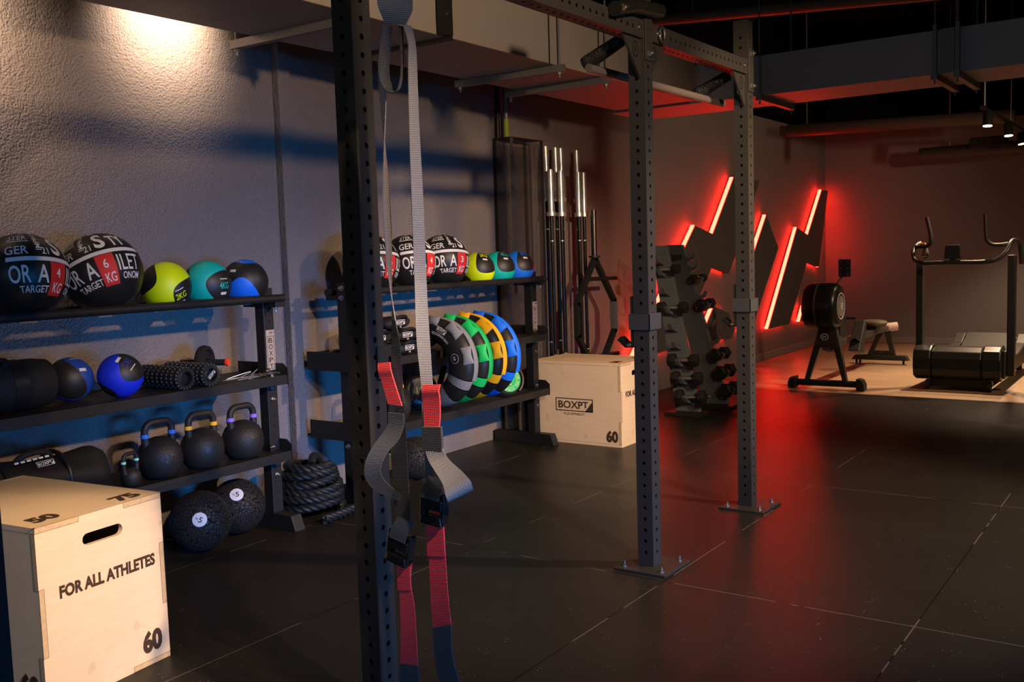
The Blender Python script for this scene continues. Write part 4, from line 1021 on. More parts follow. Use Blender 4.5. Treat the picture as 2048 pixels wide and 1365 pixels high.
def disc_bag(label, loc, colm, n):
    t = thing('sand_disc', label, 'sand disc', (loc[0], loc[1], 0.412), 0, 'soft sand discs on the second rack')
    R = 0.112; N_ = Vector(n).normalized(); Q = N_.to_track_quat('Z', 'Y').to_matrix().to_4x4(); M = Matrix.Translation(loc) @ Q
    b = MB(); b.lathe([(0, -0.03), (0.07, -0.03), (0.10, -0.022), (0.115, 0), (0.10, 0.022), (0.07, 0.03), (0, 0.031)], M, 40); obj('disc_body', b, CLOTH, t)
    up = Vector((0, 0, 1)); up = (up-N_*up.dot(N_)).normalized(); f = plane_map(Vector(loc)+N_*0.0325, up.cross(N_), up)
    b = MB(); K_ = 40; b.ring([[f(q*math.cos(2*PI*k/K_), q*math.sin(2*PI*k/K_)) for k in range(K_)] for q in (0.086, 0.04, 0.001)], False); em = obj('emblem_disc', b, colm, t, 0)
    b = MB(); f = plane_map(Vector(loc)+N_*0.0335, up.cross(N_), up); ring_text(b, f, 'EQUIPMENT - FOR ALL ATHLETES - ', 0.072, 0.015, PI*0.95, PI*0.95-2*PI)
    b.ring([[f(q*math.cos(2*PI*k/K_), q*math.sin(2*PI*k/K_)) for k in range(K_)] for q in (0.058, 0.0555)], False)
    put2d(b, fit('10', 0.05, 0.042, 0, 0.004, 0.02), f); put2d(b, fit('KG', 0.022, 0.012, 0, -0.034, 0.01), f); obj('print', b, WPRINT, em, 0)
    b = MB(); b.tube([Vector(loc)+Q.to_3x3() @ v for v in arc((0, 0, 0.028), 0.106, -0.9, 1.2, 14, (1, 0, 0), (0, 1, 0))], 0.011, 8); obj('carry_handle', b, LEATHER, t)
disc_bag('black sand disc with a green round emblem at the right end of the lower shelf', (-3.905, 5.52, 0.412+0.117), GREEN, (0.86, -0.45, 0.18))
disc_bag('black sand disc with a grey emblem behind the red strap tab', (-4.14, 4.86, 0.412+0.117), GREY, (0.75, -0.60, 0.15))

# ------------------------------------------------------------------ mesh cabinet, bars
t = thing('mesh_cabinet', 'tall black perforated steel cabinet in the corner behind the second rack', 'cabinet', (-4.26, 6.26, 0))
PERF = m_perf(); x0, x1, y0, y1, zt_ = WX+0.004, -4.172, 6.052, 6.47, 2.25
obj('mesh_panel', MB().box((x0+0.02, y0+0.004, 0.04), (x1-0.015, y0+0.006, zt_-0.02)), PERF, t, 0); obj('mesh_panel', MB().box((x1-0.006, y0+0.015, 0.04), (x1-0.004, y1-0.015, zt_-0.02)), PERF, t, 0)
for nm, lo, hi in (('corner_post', (x1-0.016, y0, 0), (x1, y0+0.016, zt_)), ('corner_post', (x1-0.016, y1-0.016, 0), (x1, y1, zt_)), ('corner_post', (x0, y0, 0), (x0+0.02, y0+0.016, zt_)), ('corner_post', (x0, y1-0.016, 0), (x0+0.02, y1, zt_)),
                   ('top_frame', (x0, y0, zt_), (x1, y1, zt_+0.004)), ('base_frame', (x0, y0, 0.02), (x1, y1, 0.04))):
    obj(nm, MB().box(lo, hi), GREYM if nm == 'corner_post' and hi[1] < y0+0.03 and lo[0] > -4.25 else STEEL2, t, 0)
t = thing('bar_holder', 'black floor holder that keeps the upright barbells behind the plywood box', 'barbell holder', (-4.2, 6.86, 0))
obj('base', MB().box((-4.32, 6.53, 0), (-4.10, 7.19, 0.03)), STEEL2, t, 0, 0.004)
SHAFT = mat('bar_shaft', (0.02, 0.019, 0.018), 0.22, 0.6); SLEEVE = mat('bar_sleeve', (0.62, 0.60, 0.57), 0.34, 0.75)
def barbell(label, x, y, L, lean=0.0):
    t = thing('barbell', label, 'barbell', (x, y, 0.03), 0, 'barbells standing in the corner')
    sl = 0.43 if L > 2.1 else 0.36; z = 0.03; dx = lambda h: Vector((x-0.02*h/L, y+lean*h/L, z+h))
    obj('shaft', MB().cyl(dx(sl), dx(L-sl), 0.0140, 14), SHAFT, t)
    for a, b_, c in ((0, sl-0.03, sl), (L, L-sl+0.03, L-sl)):
        obj('sleeve', MB().cyl(dx(a), dx(b_), 0.0245, 20), SLEEVE, t); m_ = MB(); m_.cyl(dx(b_), dx(c), 0.038, 20); obj('collar', m_, SLEEVE, t)
    for h in (L*0.5+0.45, L*0.5-0.45): obj('knurl_ring', MB().cyl(dx(h-0.004), dx(h+0.004), 0.0144, 14), SLEEVE, t)
    hl = bpy.data.objects  # noqa
ys = [(6.565, 2.01, 'shorter barbell with steel sleeve, first from the left'), (6.64, 2.2, 'tall barbell, second from the left of the bar group'), (6.715, 2.01, 'shorter barbell, third from the left of the bar group'),
      (6.785, 2.2, 'tall barbell, fourth from the left of the bar group'), (6.865, 2.2, 'tall barbell, fifth from the left of the bar group'), (6.985, 2.01, 'shorter barbell, sixth from the left of the bar group'),
      (7.068, 2.01, 'shorter barbell, seventh from the left of the bar group'), (7.115, 2.2, 'tall barbell farthest right in the bar group')]
for i, (y, L, lb) in enumerate(ys): barbell(lb, -4.165 if L < 2.1 else -4.245, y-(0.012 if L > 2.1 else 0), L, 0.02)
bt = MB()
for y, L, lb in ys:
    x = -4.165 if L < 2.1 else -4.245
tb = thing('trap_bar', 'black hexagonal trap bar standing on end beside the barbells', 'trap bar', (-4.06, 7.03, 0))
X_, Yc = -4.06, 7.03
hexp = [(0, 1.335), (0.30, 0.98), (0.30, 0.72), (0, 0.37), (-0.30, 0.72), (-0.30, 0.98)]
q = [Vector((X_, Yc+a, z)) for a, z in hexp]
b = MB()
for i in range(6):
    A_, B_ = q[i], q[(i+1) % 6]; dv = (B_-A_).normalized(); nv = Vector((1, 0, 0)).cross(dv)
    w_ = 0.020; b.add([A_+nv*s1*w_+Vector((s2*w_, 0, 0))-dv*0.012 for s1, s2 in ((-1, -1), (1, -1), (1, 1), (-1, 1))]+[B_+nv*s1*w_+Vector((s2*w_, 0, 0))+dv*0.012 for s1, s2 in ((-1, -1), (1, -1), (1, 1), (-1, 1))],
          [(0, 1, 2, 3), (7, 6, 5, 4), (0, 4, 5, 1), (1, 5, 6, 2), (2, 6, 7, 3), (3, 7, 4, 0)])
obj('hex_frame', b, STEEL2, tb, 0)
for za, zb in ((1.345, 1.73), (0.36, 0.0)): 
    s_ = MB(); s_.cyl((X_, Yc, za), (X_, Yc, zb), 0.0245, 20); obj('sleeve', s_, mat('dark_sleeve', (0.08, 0.075, 0.07), 0.3, 0.9), tb)
    s_ = MB(); s_.cyl((X_, Yc, za-0.004), (X_, Yc, za+0.012), 0.046, 24); obj('collar', s_, STEEL2, tb)
obj('frame_pad', MB().box((X_-0.024, Yc+0.277, 0.735), (X_+0.026, Yc+0.325, 0.965)), mat('pad_grey', (0.11, 0.11, 0.11), 0.6), tb, 0, 0.003)
RT = mat('red_end_cap', (0.75, 0.03, 0.03), 0.45)
for z, zo in ((1.17, 0.0), (0.535, 0.0)):
    g_ = MB(); g_.cyl((X_+0.02, Yc-0.14, z), (X_+0.02, Yc+0.32, z-0.01), 0.017, 16); hd = obj('grip', g_, RUB, tb)
    obj('end_cap', MB().cyl((X_+0.02, Yc+0.32, z-0.01), (X_+0.02, Yc+0.332, z-0.01), 0.0185, 16), RT, hd)

# ================================================================== SUSPENSION TRAINER
WB = m_web('grey_webbing', (0.10, 0.105, 0.115, 1), (0.36, 0.36, 0.37, 1)); WN = m_web('navy_webbing', (0.012, 0.016, 0.022, 1), (0.045, 0.055, 0.07, 1))
WR = m_web('red_webbing', (0.60, 0.018, 0.030, 1), (0.95, 0.060, 0.075, 1)); WD = m_web('dark_webbing', (0.015, 0.016, 0.018, 1), (0.05, 0.053, 0.058, 1))
st_ = thing('suspension_trainer', 'grey, navy and red strap trainer hanging in front of the nearest upright', 'suspension strap', (-1.72, 1.99, 0.2))
def rb(name, mt, L_, th=0.0026):
    b = MB(); b.ribbon([((a[0], a[1], a[2]), (a[3], a[4], a[5])) for a in L_], th); return obj(name, b, mt, st_, 0.9)
R1 = [(-1.694,1.980,2.000, -1.680,1.998,1.996),
 (-1.674,1.975,1.950, -1.671,2.001,1.950),
 (-1.674,1.972,1.893, -1.671,2.003,1.895),
 (-1.677,1.970,1.742, -1.673,2.005,1.745),
 (-1.679,1.970,1.551, -1.669,2.005,1.552),
 (-1.684,1.975,1.344, -1.665,2.001,1.343),
 (-1.689,1.980,1.186, -1.658,1.997,1.185),
 (-1.684,1.985,1.066, -1.652,1.994,1.067),
 (-1.690,1.990,0.944, -1.643,1.990,0.948)]
rb('anchor_strap', WB, R1)
rb('strap_tab', WR, [(-1.672,1.980,1.066, -1.614,1.980,1.071),(-1.673,1.976,1.050, -1.617,1.976,1.055),(-1.674,1.979,1.028, -1.617,1.979,1.034),(-1.675,1.981,0.99, -1.619,1.981,0.995),(-1.674,1.980,0.949, -1.623,1.980,0.956)], 0.004)
rb('strap_keeper', WD, [(-1.677,1.976,0.955, -1.613,1.976,0.960),(-1.678,1.976,0.92, -1.612,1.976,0.928),(-1.677,1.976,0.887, -1.613,1.976,0.895)], 0.008)
rb('loose_end', WB, [(-1.670,1.974,0.893, -1.609,1.974,0.902),(-1.650,1.964,0.868, -1.598,1.974,0.884),(-1.614,1.944,0.848, -1.571,1.964,0.871),(-1.574,1.924,0.824, -1.532,1.954,0.854),(-1.554,1.910,0.800, -1.498,1.940,0.838),(-1.560,1.925,0.778, -1.500,1.955,0.812),(-1.585,1.955,0.775, -1.528,1.985,0.800)])
rb('adjuster_strap', WN, [(-1.691,1.996,0.95, -1.640,1.996,0.955),(-1.692,1.998,0.833, -1.643,1.998,0.838),(-1.693,1.998,0.77, -1.632,1.998,0.776)])
rb('foot_strap', WR, [(-1.679,1.990,0.722, -1.631,1.990,0.726),(-1.683,1.990,0.659, -1.628,1.990,0.664),(-1.684,1.990,0.617, -1.628,1.990,0.625),(-1.684,1.990,0.479, -1.623,1.990,0.490),(-1.679,1.990,0.399, -1.616,1.990,0.419)])
rb('stitched_patch', WR, [(-1.684,1.986,0.70, -1.627,1.986,0.704),(-1.685,1.985,0.655, -1.626,1.985,0.66),(-1.686,1.986,0.60, -1.625,1.986,0.608)], 0.004)
low = rb('foot_loop', WN, [(-1.679,1.988,0.403, -1.616,1.988,0.423),(-1.675,1.988,0.313, -1.615,1.988,0.339),(-1.660,1.986,0.253, -1.594,1.986,0.272),(-1.632,1.985,0.182, -1.570,1.985,0.200),(-1.615,1.985,0.12, -1.555,1.985,0.13)], 0.004)
b = MB(); frame_logo(b, plane_map((-1.617, 1.9805, 0.232), (1, 0, 0.3), (-0.3, 0, 1)), 0.040, 0.02, False); obj('woven_logo', b, WPRINT, low, 0)
L1 = [(-1.763,1.990,1.997, -1.739,1.990,1.991),(-1.790,1.990,1.924, -1.762,1.985,1.920),(-1.792,1.990,1.898, -1.764,1.982,1.895),(-1.791,1.990,1.820, -1.759,1.978,1.817),(-1.788,2.00,1.690, -1.770,1.975,1.688),(-1.788,2.008,1.558, -1.779,1.972,1.557),
 (-1.787,2.008,1.452, -1.778,1.972,1.451),(-1.786,2.0,1.345, -1.772,1.975,1.345),(-1.785,1.995,1.237, -1.760,1.98,1.237),(-1.787,1.990,1.156, -1.754,1.988,1.157),(-1.799,1.990,1.046, -1.753,1.990,1.048),(-1.806,1.990,0.949, -1.749,1.990,0.953),(-1.804,1.990,0.810, -1.747,1.990,0.816),(-1.801,1.990,0.698, -1.746,1.990,0.705),(-1.817,1.986,0.647, -1.745,1.986,0.664)]
rb('anchor_strap', WB, L1[:9]); rb('adjuster_strap', WN, L1[8:])
rb('strap_tab', WR, [(-1.830,1.980,1.118, -1.786,1.980,1.123),(-1.826,1.976,1.098, -1.780,1.976,1.102),(-1.818,1.979,1.073, -1.774,1.979,1.075),(-1.800,1.981,1.008, -1.750,1.981,1.006)], 0.004)
rb('loose_end', WN, [(-1.800,1.978,0.985, -1.744,1.978,0.985),(-1.798,1.974,0.952, -1.744,1.976,0.950),(-1.810,1.958,0.924, -1.760,1.968,0.912),(-1.826,1.938,0.894, -1.781,1.956,0.886),(-1.842,1.926,0.854, -1.797,1.946,0.856),(-1.852,1.932,0.814, -1.808,1.948,0.826),(-1.846,1.952,0.776, -1.806,1.962,0.797),(-1.815,1.974,0.752, -1.792,1.976,0.777),(-1.772,1.981,0.742, -1.768,1.983,0.760)])
rb('foot_strap', WR, [(-1.799,1.990,0.575, -1.745,1.990,0.575),(-1.796,1.990,0.530, -1.752,1.990,0.537),(-1.796,1.990,0.487, -1.752,1.990,0.495),(-1.796,1.990,0.415, -1.743,1.990,0.433),(-1.803,1.990,0.267, -1.740,1.990,0.273)])
rb('stitched_patch', WR, [(-1.798,1.986,0.555, -1.748,1.986,0.558),(-1.797,1.985,0.53, -1.750,1.985,0.535),(-1.798,1.986,0.487, -1.750,1.986,0.495)], 0.004)
rb('foot_loop', WN, [(-1.803,1.988,0.275, -1.739,1.988,0.281),(-1.808,1.988,0.218, -1.737,1.988,0.233),(-1.810,1.986,0.138, -1.739,1.986,0.155),(-1.810,1.986,0.10, -1.739,1.986,0.11)], 0.004)
rb('anchor_sleeve', WB, [(-1.743,1.950,2.36, -1.656,1.975,2.35),(-1.743,1.950,2.142, -1.656,1.978,2.128),(-1.748,1.950,2.067, -1.657,1.978,2.052),(-1.746,1.952,2.042, -1.657,1.976,2.027),(-1.741,1.97,2.006, -1.674,1.97,1.993)], 0.006)
rb('choke_loop', WN, [(-1.738,1.956,2.0, -1.725,1.976,1.997),(-1.752,1.950,1.927, -1.737,1.976,1.928),(-1.755,1.950,1.876, -1.742,1.976,1.877),(-1.746,1.953,1.845, -1.733,1.976,1.849),(-1.728,1.956,1.828, -1.722,1.978,1.838),(-1.704,1.958,1.831, -1.712,1.982,1.842),(-1.695,1.962,1.855, -1.706,1.984,1.862),(-1.692,1.965,1.885, -1.703,1.986,1.889),(-1.694,1.968,1.925, -1.702,1.988,1.926),(-1.697,1.97,1.995, -1.702,1.99,1.996)], 0.003)
def buckle(cx, cz, rz):
    M = Matrix.Translation((cx, 1.976, cz)) @ Matrix.Rotation(rz, 4, 'Y'); b = MB()
    b.box((-0.040, -0.012, -0.040), (-0.027, 0.014, 0.040), M); b.box((0.027, -0.012, -0.040), (0.040, 0.014, 0.040), M); b.box((-0.040, -0.010, -0.042), (0.040, 0.012, -0.026), M); b.box((-0.036, -0.018, -0.008), (0.036, 0.004, 0.022), M)
    B_ = obj('cam_buckle', b, PLASTIC, st_, 0, 0.003)
    p_ = MB(); p_.prism([(-0.032, -0.024), (0.032, -0.024), (0.038, -0.050), (-0.036, -0.050)], lambda a, c: M @ Vector((a, -0.016, c)), lambda a, c: M @ Vector((a, -0.002, c))); obj('release_lever', p_, PLASTIC, B_, 0, 0.003)
    obj('buckle_pin', MB().cyl(M @ Vector((-0.028, -0.006, 0.030)), M @ Vector((0.028, -0.006, 0.030)), 0.005, 10), ZINC, B_)
    rb('buckle_wrap', WN, [tuple(M @ Vector((-0.028, 0.008, 0.075)))+tuple(M @ Vector((0.028, 0.008, 0.075))), tuple(M @ Vector((-0.028, -0.012, 0.052)))+tuple(M @ Vector((0.028, -0.012, 0.052))), tuple(M @ Vector((-0.028, -0.020, 0.022)))+tuple(M @ Vector((0.028, -0.020, 0.022)))], 0.003)
buckle(-1.648, 0.745, 0.10); buckle(-1.773, 0.618, 0.22)

# ================================================================== DUMBBELL TOWER
t = thing('dumbbell_tower', 'dark two-sided tower of slanted plates holding hex dumbbells', 'dumbbell rack', (-3.5, 7.8, 0))
TOWER = mat('tower_paint', (0.10, 0.115, 0.125), 0.45, 0, 0.06, 60)  # cool light on the plates is put into this bluish tint
def slant(y0, y1, L0, L1_, R0, R1_, zt_, hooks, prongs):
    obj('slanted_plate', MB().prism([(L1_, 0.03), (R1_, 0.03), (R0, zt_), (L0, zt_)], lambda x, z: (x, y0, z), lambda x, z: (x, y1, z)), TOWER, t, 0, 0.004)
    obj('foot_plate', MB().box((L1_-0.06, y0-0.10, 0), (R1_+0.06, y1+0.05, 0.03)), STEEL2, t, 0, 0.003)
    for x in (L1_+0.06, R1_-0.06): bolt(((x), y0, 0.09), (0, -1, 0), t, 0.009)
slant(7.54, 7.58, -3.80, -3.60, -3.66, -3.38, 1.42, None, None)
slant(8.00, 8.04, -3.893, -3.562, -3.732, -3.322, 1.425, None, None)
obj('base_bar', MB().box((-3.60, 7.6, 0), (-3.52, 7.9, 0.03)), STEEL2, t, 0, 0.003)
obj('top_bar', MB().box((-3.80, 7.58, 1.30), (-3.74, 8.0, 1.34)), STEEL2, t, 0, 0.003)
def hookR(z):
    xe = -3.732+(1.425-z)/(1.395)*0.41
    poly = [(xe-0.03, z-0.07), (xe+0.03, z-0.055), (xe+0.075, z-0.035), (xe+0.095, z+0.015), (xe+0.080, z+0.02), (xe+0.06, z-0.012), (xe+0.02, z-0.022), (xe-0.03, z-0.02)]
    obj('cradle_hook', MB().prism(poly, lambda x, q: (x, 7.998, q), lambda x, q: (x, 8.042, q)), TOWER, t, 0, 0.003)
def hookL(z):
    xe = -3.66+(1.42-z)/(1.39)*0.28-0.06
    poly = [(7.545, z-0.07), (7.50, z-0.055), (7.45, z-0.035), (7.405, z+0.015), (7.42, z+0.02), (7.45, z-0.015), (7.50, z-0.024), (7.545, z-0.02)]
    obj('cradle_hook', MB().prism(poly, lambda y, q: (xe-0.02, y, q), lambda y, q: (xe+0.02, y, q)), TOWER, t, 0, 0.003)
def dumbbell(label, c, axis, R, L=0.13):
    d_ = thing('dumbbell', label, 'dumbbell', c, 0, 'hex dumbbells on the tower'); c = Vector(c); ax = Vector(axis).normalized()
    Q = ax.to_track_quat('Z', 'X').to_matrix().to_4x4()
    for sg in (-1, 1):
        M = Matrix.Translation(c+ax*sg*(L/2+0.03)) @ Q; b = MB()
        rg = []
        for q, zz in ((0.72, -0.036), (0.97, -0.026), (1.0, -0.015), (1.0, 0.015), (0.97, 0.026), (0.72, 0.036)): rg.append([M @ Vector((q*R*math.cos(PI*k/3+PI/6), q*R*math.sin(PI*k/3+PI/6), zz)) for k in range(6)])
        b.ring(rg); obj('hex_head', b, RUB, d_, 0.3)
    b = MB(); b.tube([c-ax*L/2, c-ax*L/4, c, c+ax*L/4, c+ax*L/2], [0.014, 0.016, 0.0175, 0.016, 0.014], 16); obj('handle', b, mat('knurled_steel', (0.45, 0.44, 0.42), 0.35, 0.9, 0.2, 900), d_)
for i, (z, R, lb) in enumerate(((1.124, 0.040, 'small hex dumbbell highest on the right side of the tower'), (0.899, 0.052, 'hex dumbbell second from the top on the right side of the tower'),
        (0.465, 0.060, 'hex dumbbell third from the top on the right side of the tower'), (0.314, 0.064, 'hex dumbbell fourth from the top on the right side of the tower'), (0.160, 0.067, 'largest hex dumbbell, lowest on the right side of the tower'))):
    xe = -3.732+(1.425-z)/1.395*0.41+0.048; dumbbell(lb, (xe, 8.02, z+0.005), (0, 1, 0), R)
for z in (1.33, 1.245, 1.119, 1.0, 0.894, 0.75, 0.60, 0.46, 0.309, 0.155): hookR(z)
for i, (z, R, lb) in enumerate(((1.221, 0.045, 'hex dumbbell highest on the left side of the tower'), (0.902, 0.054, 'hex dumbbell second from the top on the left side of the tower'), (0.466, 0.060, 'hex dumbbell third from the top on the left side of the tower'),
        (0.317, 0.063, 'hex dumbbell fourth from the top on the left side of the tower'), (0.161, 0.066, 'hex dumbbell lowest on the left side of the tower'))):
    xe = -3.66+(1.42-z)/1.39*0.28-0.06+0.04; dumbbell(lb, (xe, 7.455, z+0.005), (1, 0.12, 0), R)
for z in (1.32, 1.216, 1.06, 0.897, 0.76, 0.61, 0.461, 0.312, 0.156): hookL(z)

# ================================================================== ROWER
t = thing('rowing_machine', 'black air rowing machine with round flywheel cage in the red light', 'rowing machine', (-2.93, 10.4, 0))
yF = 9.45
b = MB(); b.cyl((-3.24, yF, 0.055), (-2.62, yF, 0.055), 0.032, 16); obj('front_foot', b, PLASTIC, t)
for x, s_ in ((-3.24, -1), (-2.60, 1)):
    q = MB(); q.prism([(0, 0.0), (0.085, 0.0), (0.085, 0.055), (0.06, 0.105), (0, 0.115)], lambda a, z: (x+s_*a*0.9-s_*0.03, yF-0.055, z), lambda a, z: (x+s_*a*0.9-s_*0.03, yF+0.055, z)); obj('foot_cap', q, RUB, t, 0, 0.01)
def taper(p0, p1, w0, w1, d0, d1):
    P0, P1 = Vector(p0), Vector(p1); m_ = MB()
    m_.ring([[P+Vector((sx*w/2, sy*d/2, 0)) for sx, sy in ((-1, -1), (1, -1), (1, 1), (-1, 1))] for P, w, d in ((P0, w0, d0), (P1, w1, d1))]); return m_
obj('front_leg', taper((-3.11, yF, 0.07), (-2.94, yF, 0.60), 0.045, 0.085, 0.05, 0.07), STEEL, t, 0, 0.006)
obj('front_leg', taper((-2.74, yF, 0.07), (-2.86, yF, 0.62), 0.045, 0.075, 0.05, 0.07), STEEL, t, 0, 0.006)
hub = obj('leg_hub', MB().prism([(-3.03, 0.40), (-2.80, 0.40), (-2.82, 0.66), (-2.97, 0.66)], lambda x, z: (x, yF-0.04, z), lambda x, z: (x, yF+0.05, z)), STEEL, t, 0, 0.008)
b = MB(); fm = plane_map((-2.925, yF-0.0415, 0.505), (1, 0, 0), (0, 0, 1)); K_ = 24
b.ring([[fm(q*1.2*math.cos(2*PI*k/K_), q*math.sin(2*PI*k/K_)) for k in range(K_)] for q in (0.032, 0.026)], False); put2d(b, fit('BX', 0.038, 0.022, 0, 0, 0.01), fm); obj('badge', b, mat('badge_white', (0.55, 0.60, 0.70), 0.4), hub, 0)
Mx = Matrix.Translation((-2.945, yF, 0.800)) @ Matrix.Rotation(PI/2, 4, 'Y')
b = MB(); b.lathe([(0.0, -0.165), (0.17, -0.165), (0.205, -0.15), (0.218, -0.12), (0.222, -0.02), (0.222, 0.06), (0.215, 0.12), (0.195, 0.15), (0.16, 0.162), (0.0, 0.162)], Mx, 56); obj('flywheel_cage', b, PLASTIC, t)
b = MB(); b.lathe([(0.223, -0.035), (0.229, -0.035), (0.229, -0.018), (0.223, -0.018)], Mx, 56); b.lathe([(0.222, 0.055), (0.226, 0.055), (0.226, 0.065), (0.222, 0.065)], Mx, 56) if False else None; obj('cage_seam', b, mat('seam_grey', (0.06, 0.055, 0.05), 0.4), t)
b = MB(); b.lathe([(0.118, 0.1625), (0.126, 0.1625), (0.126, 0.166), (0.118, 0.166)], Mx, 48); obj('rim_ring', b, mat('rim_silver', (0.55, 0.50, 0.46), 0.35), t)
b = MB(); b.lathe([(0.0, 0.162), (0.075, 0.162), (0.10, 0.1645), (0.0, 0.169)], Mx, 40); hd = obj('hub_cap', b, mat('cap_grey', (0.13, 0.125, 0.12), 0.45), t)
b = MB(); fm = plane_map((-2.945+0.171, yF, 0.80), (0, 1, 0), (0, 0, 1)); b.ring([[fm(q*math.cos(2*PI*k/K_), q*math.sin(2*PI*k/K_)) for k in range(K_)] for q in (0.030, 0.024)], False); put2d(b, fit('BX', 0.028, 0.016), fm); obj('badge', b, WPRINT, hd, 0)
obj('chain_housing', MB().prism([(9.45, 0.98), (9.66, 0.80), (9.72, 0.55), (9.62, 0.45), (9.48, 0.50)], lambda y, z: (-2.90, y, z), lambda y, z: (-2.80, y, z)), PLASTIC, t, 0, 0.02)
b = MB(); b.tube([(-2.85, 9.50, 0.98), (-2.80, 9.50, 1.06), (-2.765, 9.50, 1.12)], 0.013, 12); obj('monitor_arm', b, mat('arm_steel', (0.18, 0.15, 0.13), 0.4, 0.6), t)
mo = obj('monitor', MB().box((-2.815, 9.47, 1.075), (-2.70, 9.50, 1.24)), PLASTIC, t, 0, 0.008)
for x in (-2.79, -2.725):
    for z in (1.10, 1.155, 1.215): obj('screw', MB().cyl((x, 9.47, z), (x, 9.467, z), 0.004, 8), ZINC, mo)
obj('slide_rail', MB().box((-2.95, 9.70, 0.385), (-2.87, 11.62, 0.445)), mat('rail_alu', (0.06, 0.055, 0.05), 0.35, 0.5), t, 0, 0.006)
for x in (-3.04, -2.78):
    fr_ = MB(); fr_.prism([(9.86, 0.33), (10.03, 0.29), (10.14, 0.60), (10.08, 0.62)], lambda y, z: (x-0.055, y, z), lambda y, z: (x+0.055, y, z)); fp = obj('footrest', fr_, RUB, t, 0, 0.01)
    obj('foot_strap', MB().ribbon([((x-0.06, 9.93, 0.40), (x-0.06, 9.97, 0.39)), ((x, 9.90, 0.45), (x, 9.95, 0.44)), ((x+0.06, 9.93, 0.40), (x+0.06, 9.97, 0.39))], 0.004), CLOTH, fp)
se = MB(); pillow(se, (-2.91, 11.05, 0.515), 0.15, 0.12, 0.035, 0, 0.7); obj('seat', se, mat('seat_foam', (0.10, 0.085, 0.055), 0.6), t)
obj('seat_carriage', MB().box((-2.97, 10.97, 0.445), (-2.85, 11.13, 0.49)), PLASTIC, t, 0, 0.004)
obj('rail_end', MB().cyl((-2.91, 11.60, 0.42), (-2.80, 11.66, 0.43), 0.05, 16), mat('end_grey', (0.55, 0.42, 0.38), 0.5), t)  # red glare on the pale end is put into its pinkish colour
h_ = MB(); h_.cyl((-3.08, 9.80, 0.66), (-2.74, 9.80, 0.66), 0.014, 12); hb = obj('pull_handle', h_, RUB, t)
obj('handle_block', MB().box((-2.94, 9.71, 0.64), (-2.88, 9.81, 0.68)), PLASTIC, t, 0, 0.004)
yR = 11.62
obj('rear_leg', taper((-3.09, yR, 0.10), (-2.95, yR, 0.40), 0.05, 0.07, 0.05, 0.06), STEEL, t, 0, 0.004); obj('rear_leg', taper((-2.83, yR, 0.10), (-2.90, yR, 0.40), 0.05, 0.07, 0.05, 0.06), STEEL, t, 0, 0.004)
obj('rear_brace', MB().box((-3.09, yR-0.02, 0.10), (-2.83, yR+0.02, 0.15)), STEEL, t, 0)
obj('rear_foot', MB().prism([(-3.29, 0.045), (-2.66, 0.045), (-2.69, 0.10), (-3.25, 0.10)], lambda x, z: (x, yR-0.05, z), lambda x, z: (x, yR+0.05, z)), STEEL, t, 0, 0.006)
for x in (-3.24, -3.20, -2.72): obj('wheel', MB().cyl((x-0.008, yR, 0.0235), (x+0.008, yR, 0.0235), 0.0235, 16), RUB, t)

# ================================================================== TREADMILL
t = thing('treadmill', 'black curved manual treadmill with tall handles at the right', 'treadmill', (-1.80, 10.5, 0))
x0, x1, yT = -2.19, -1.44, 9.80
def hull(xa, xb, ex=0.0):
    pr = [(9.72-ex, 0.13), (9.70-ex, 0.20), (9.70-ex, 0.30), (9.73-ex, 0.365+ex), (9.80, 0.40+ex), (9.92, 0.405+ex), (10.02, 0.36), (10.02, 0.12), (9.80, 0.095)]
    return MB().prism(pr, lambda y, z: (xa, y, z), lambda y, z: (xb, y, z))
obj('front_shroud', hull(-2.03, -1.60), PLASTIC, t, 0, 0.012)
for a_, b_ in ((x0, -2.034), (-1.596, x1)): obj('shroud_end', hull(a_, b_, 0.012), PLASTIC, t, 0, 0.014)
bel = MB(); N_ = 24
up_ = [(9.98+1.60*i/N_, 0.20+0.25*((i/N_-0.42)**2)*2.2) for i in range(N_+1)]
bel.prism(up_+[(y, z-0.05) for y, z in reversed(up_)], lambda y, z: (-2.05, y, z), lambda y, z: (-1.58, y, z)); obj('slat_belt', bel, RUB, t, 0.4)
for xa in (-2.17, -1.56):
    sd = MB(); sd.prism([(9.95, 0.10), (11.62, 0.10), (11.66, 0.20), (11.60, 0.38), (11.40, 0.30), (10.9, 0.24), (10.3, 0.27), (9.95, 0.37)], lambda y, z: (xa, y, z), lambda y, z: (xa+0.105, y, z)); obj('side_rail', sd, mat('side_black', (0.016, 0.015, 0.014), 0.45), t, 0, 0.012)
obj('rear_shroud', MB().box((-2.17, 11.55, 0.10), (-1.45, 11.70, 0.34)), PLASTIC, t, 0, 0.02)
for xa in (-2.07, -1.54):
    obj('front_wheel', MB().cyl((xa-0.014, 9.78, 0.048), (xa+0.014, 9.78, 0.048), 0.048, 20), RUB, t); obj('wheel_fork', MB().prism([(9.75, 0.05), (9.81, 0.05), (9.84, 0.14), (9.72, 0.14)], lambda y, z: (xa+0.016, y, z), lambda y, z: (xa+0.024, y, z)), STEEL, t, 0)
    obj('rear_foot', MB().cyl((xa, 11.55, 0), (xa, 11.55, 0.11), 0.03, 14), RUB, t)
obj('lift_bar', MB().cyl((-2.05, 9.86, 0.055), (-1.56, 9.86, 0.055), 0.018, 10), STEEL, t); obj('under_tray', MB().box((-2.05, 9.80, 0.03), (-1.56, 10.0, 0.10)), STEEL2, t, 0)
UPM = mat('upright_paint', (0.016, 0.015, 0.014), 0.4)
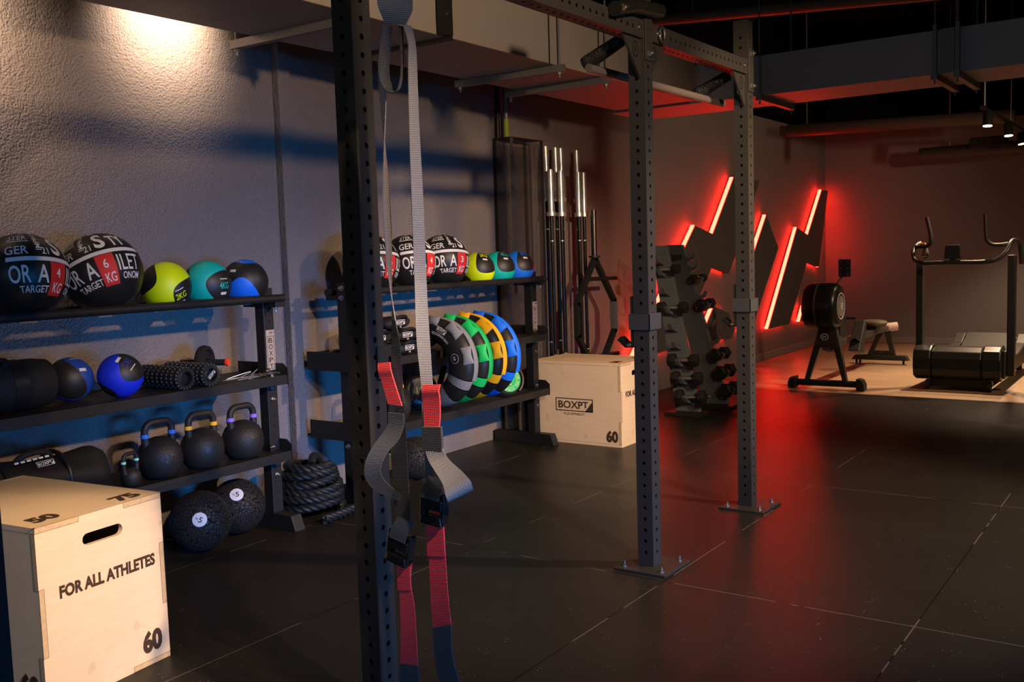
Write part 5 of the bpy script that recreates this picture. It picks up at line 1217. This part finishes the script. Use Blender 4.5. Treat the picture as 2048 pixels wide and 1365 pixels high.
pa = obj('handle_post', MB().box((-2.195, 9.84, 0.33), (-2.135, 9.93, 1.20)), UPM, t, 0, 0.008); pb = obj('handle_post', MB().box((-1.415, 9.84, 0.14), (-1.350, 9.93, 1.24)), UPM, t, 0, 0.008)
obj('side_cover', MB().prism([(9.80+0.0, 0.12), (10.02, 0.12), (10.06, 0.26), (9.98, 0.37), (9.84, 0.37)], lambda y, z: (-1.438, y, z), lambda y, z: (-1.418, y, z)), mat('cover_brown', (0.045, 0.038, 0.032), 0.5), t, 0, 0.006)
zb = 1.185
bar = [Vector((-2.19, 9.98, 1.37)), Vector((-2.215, 9.93, 1.35)), Vector((-2.225, 9.86, 1.29)), Vector((-2.20, 9.80, 1.22)), Vector((-2.12, 9.76, zb)), Vector((-2.0, 9.75, zb)), Vector((-1.80, 9.75, zb)), Vector((-1.62, 9.75, zb)), Vector((-1.50, 9.76, zb+0.015)), Vector((-1.42, 9.80, zb+0.09)), Vector((-1.39, 9.86, zb+0.17)), Vector((-1.37, 9.95, zb+0.185)), Vector((-1.34, 10.02, zb+0.14)), Vector((-1.33, 10.05, zb-0.03))]
b = MB(); b.tube(smooth(bar, 6), 0.021, 14); obj('handle_bar', b, UPM, t)
for pts in ([(-2.21, 9.90, 1.335), (-2.15, 9.86, 1.335), (-2.085, 9.83, 1.345), (-2.062, 9.82, 1.375), (-2.065, 9.82, 1.45), (-2.10, 9.82, 1.61)], [(-1.40, 9.86, 1.345), (-1.46, 9.83, 1.335), (-1.535, 9.82, 1.338), (-1.58, 9.82, 1.375), (-1.592, 9.82, 1.45), (-1.60, 9.82, 1.615)]):
    b = MB(); b.tube(smooth([Vector(p) for p in pts], 6), 0.018, 12); obj('grip_horn', b, RUB, t)
mo = obj('console', MB().prism([(-1.92, 1.345), (-1.80, 1.345), (-1.785, 1.22), (-1.93, 1.22)], lambda x, z: (x, 9.735, z), lambda x, z: (x, 9.765, z)), PLASTIC, t, 0, 0.006); obj('console_neck', MB().box((-1.88, 9.745, 1.18), (-1.83, 9.77, 1.23)), PLASTIC, t, 0)
b = MB(); b.box((-2.175, 9.85, 1.352), (-2.115, 9.87, 1.372)); obj('yellow_latch', b, YELB, t, 0, 0.004)
b = MB(); b.sphere((-2.115, 9.86, 1.275), 0.055, 24, 12, (0.55, 0.6, 1.0)); obj('brake_lever', b, mat('lever_grey', (0.06, 0.055, 0.05), 0.3), t); obj('lever_pin', MB().cyl((-2.15, 9.84, 1.25), (-2.10, 9.84, 1.25), 0.010, 10), CHROME, t)
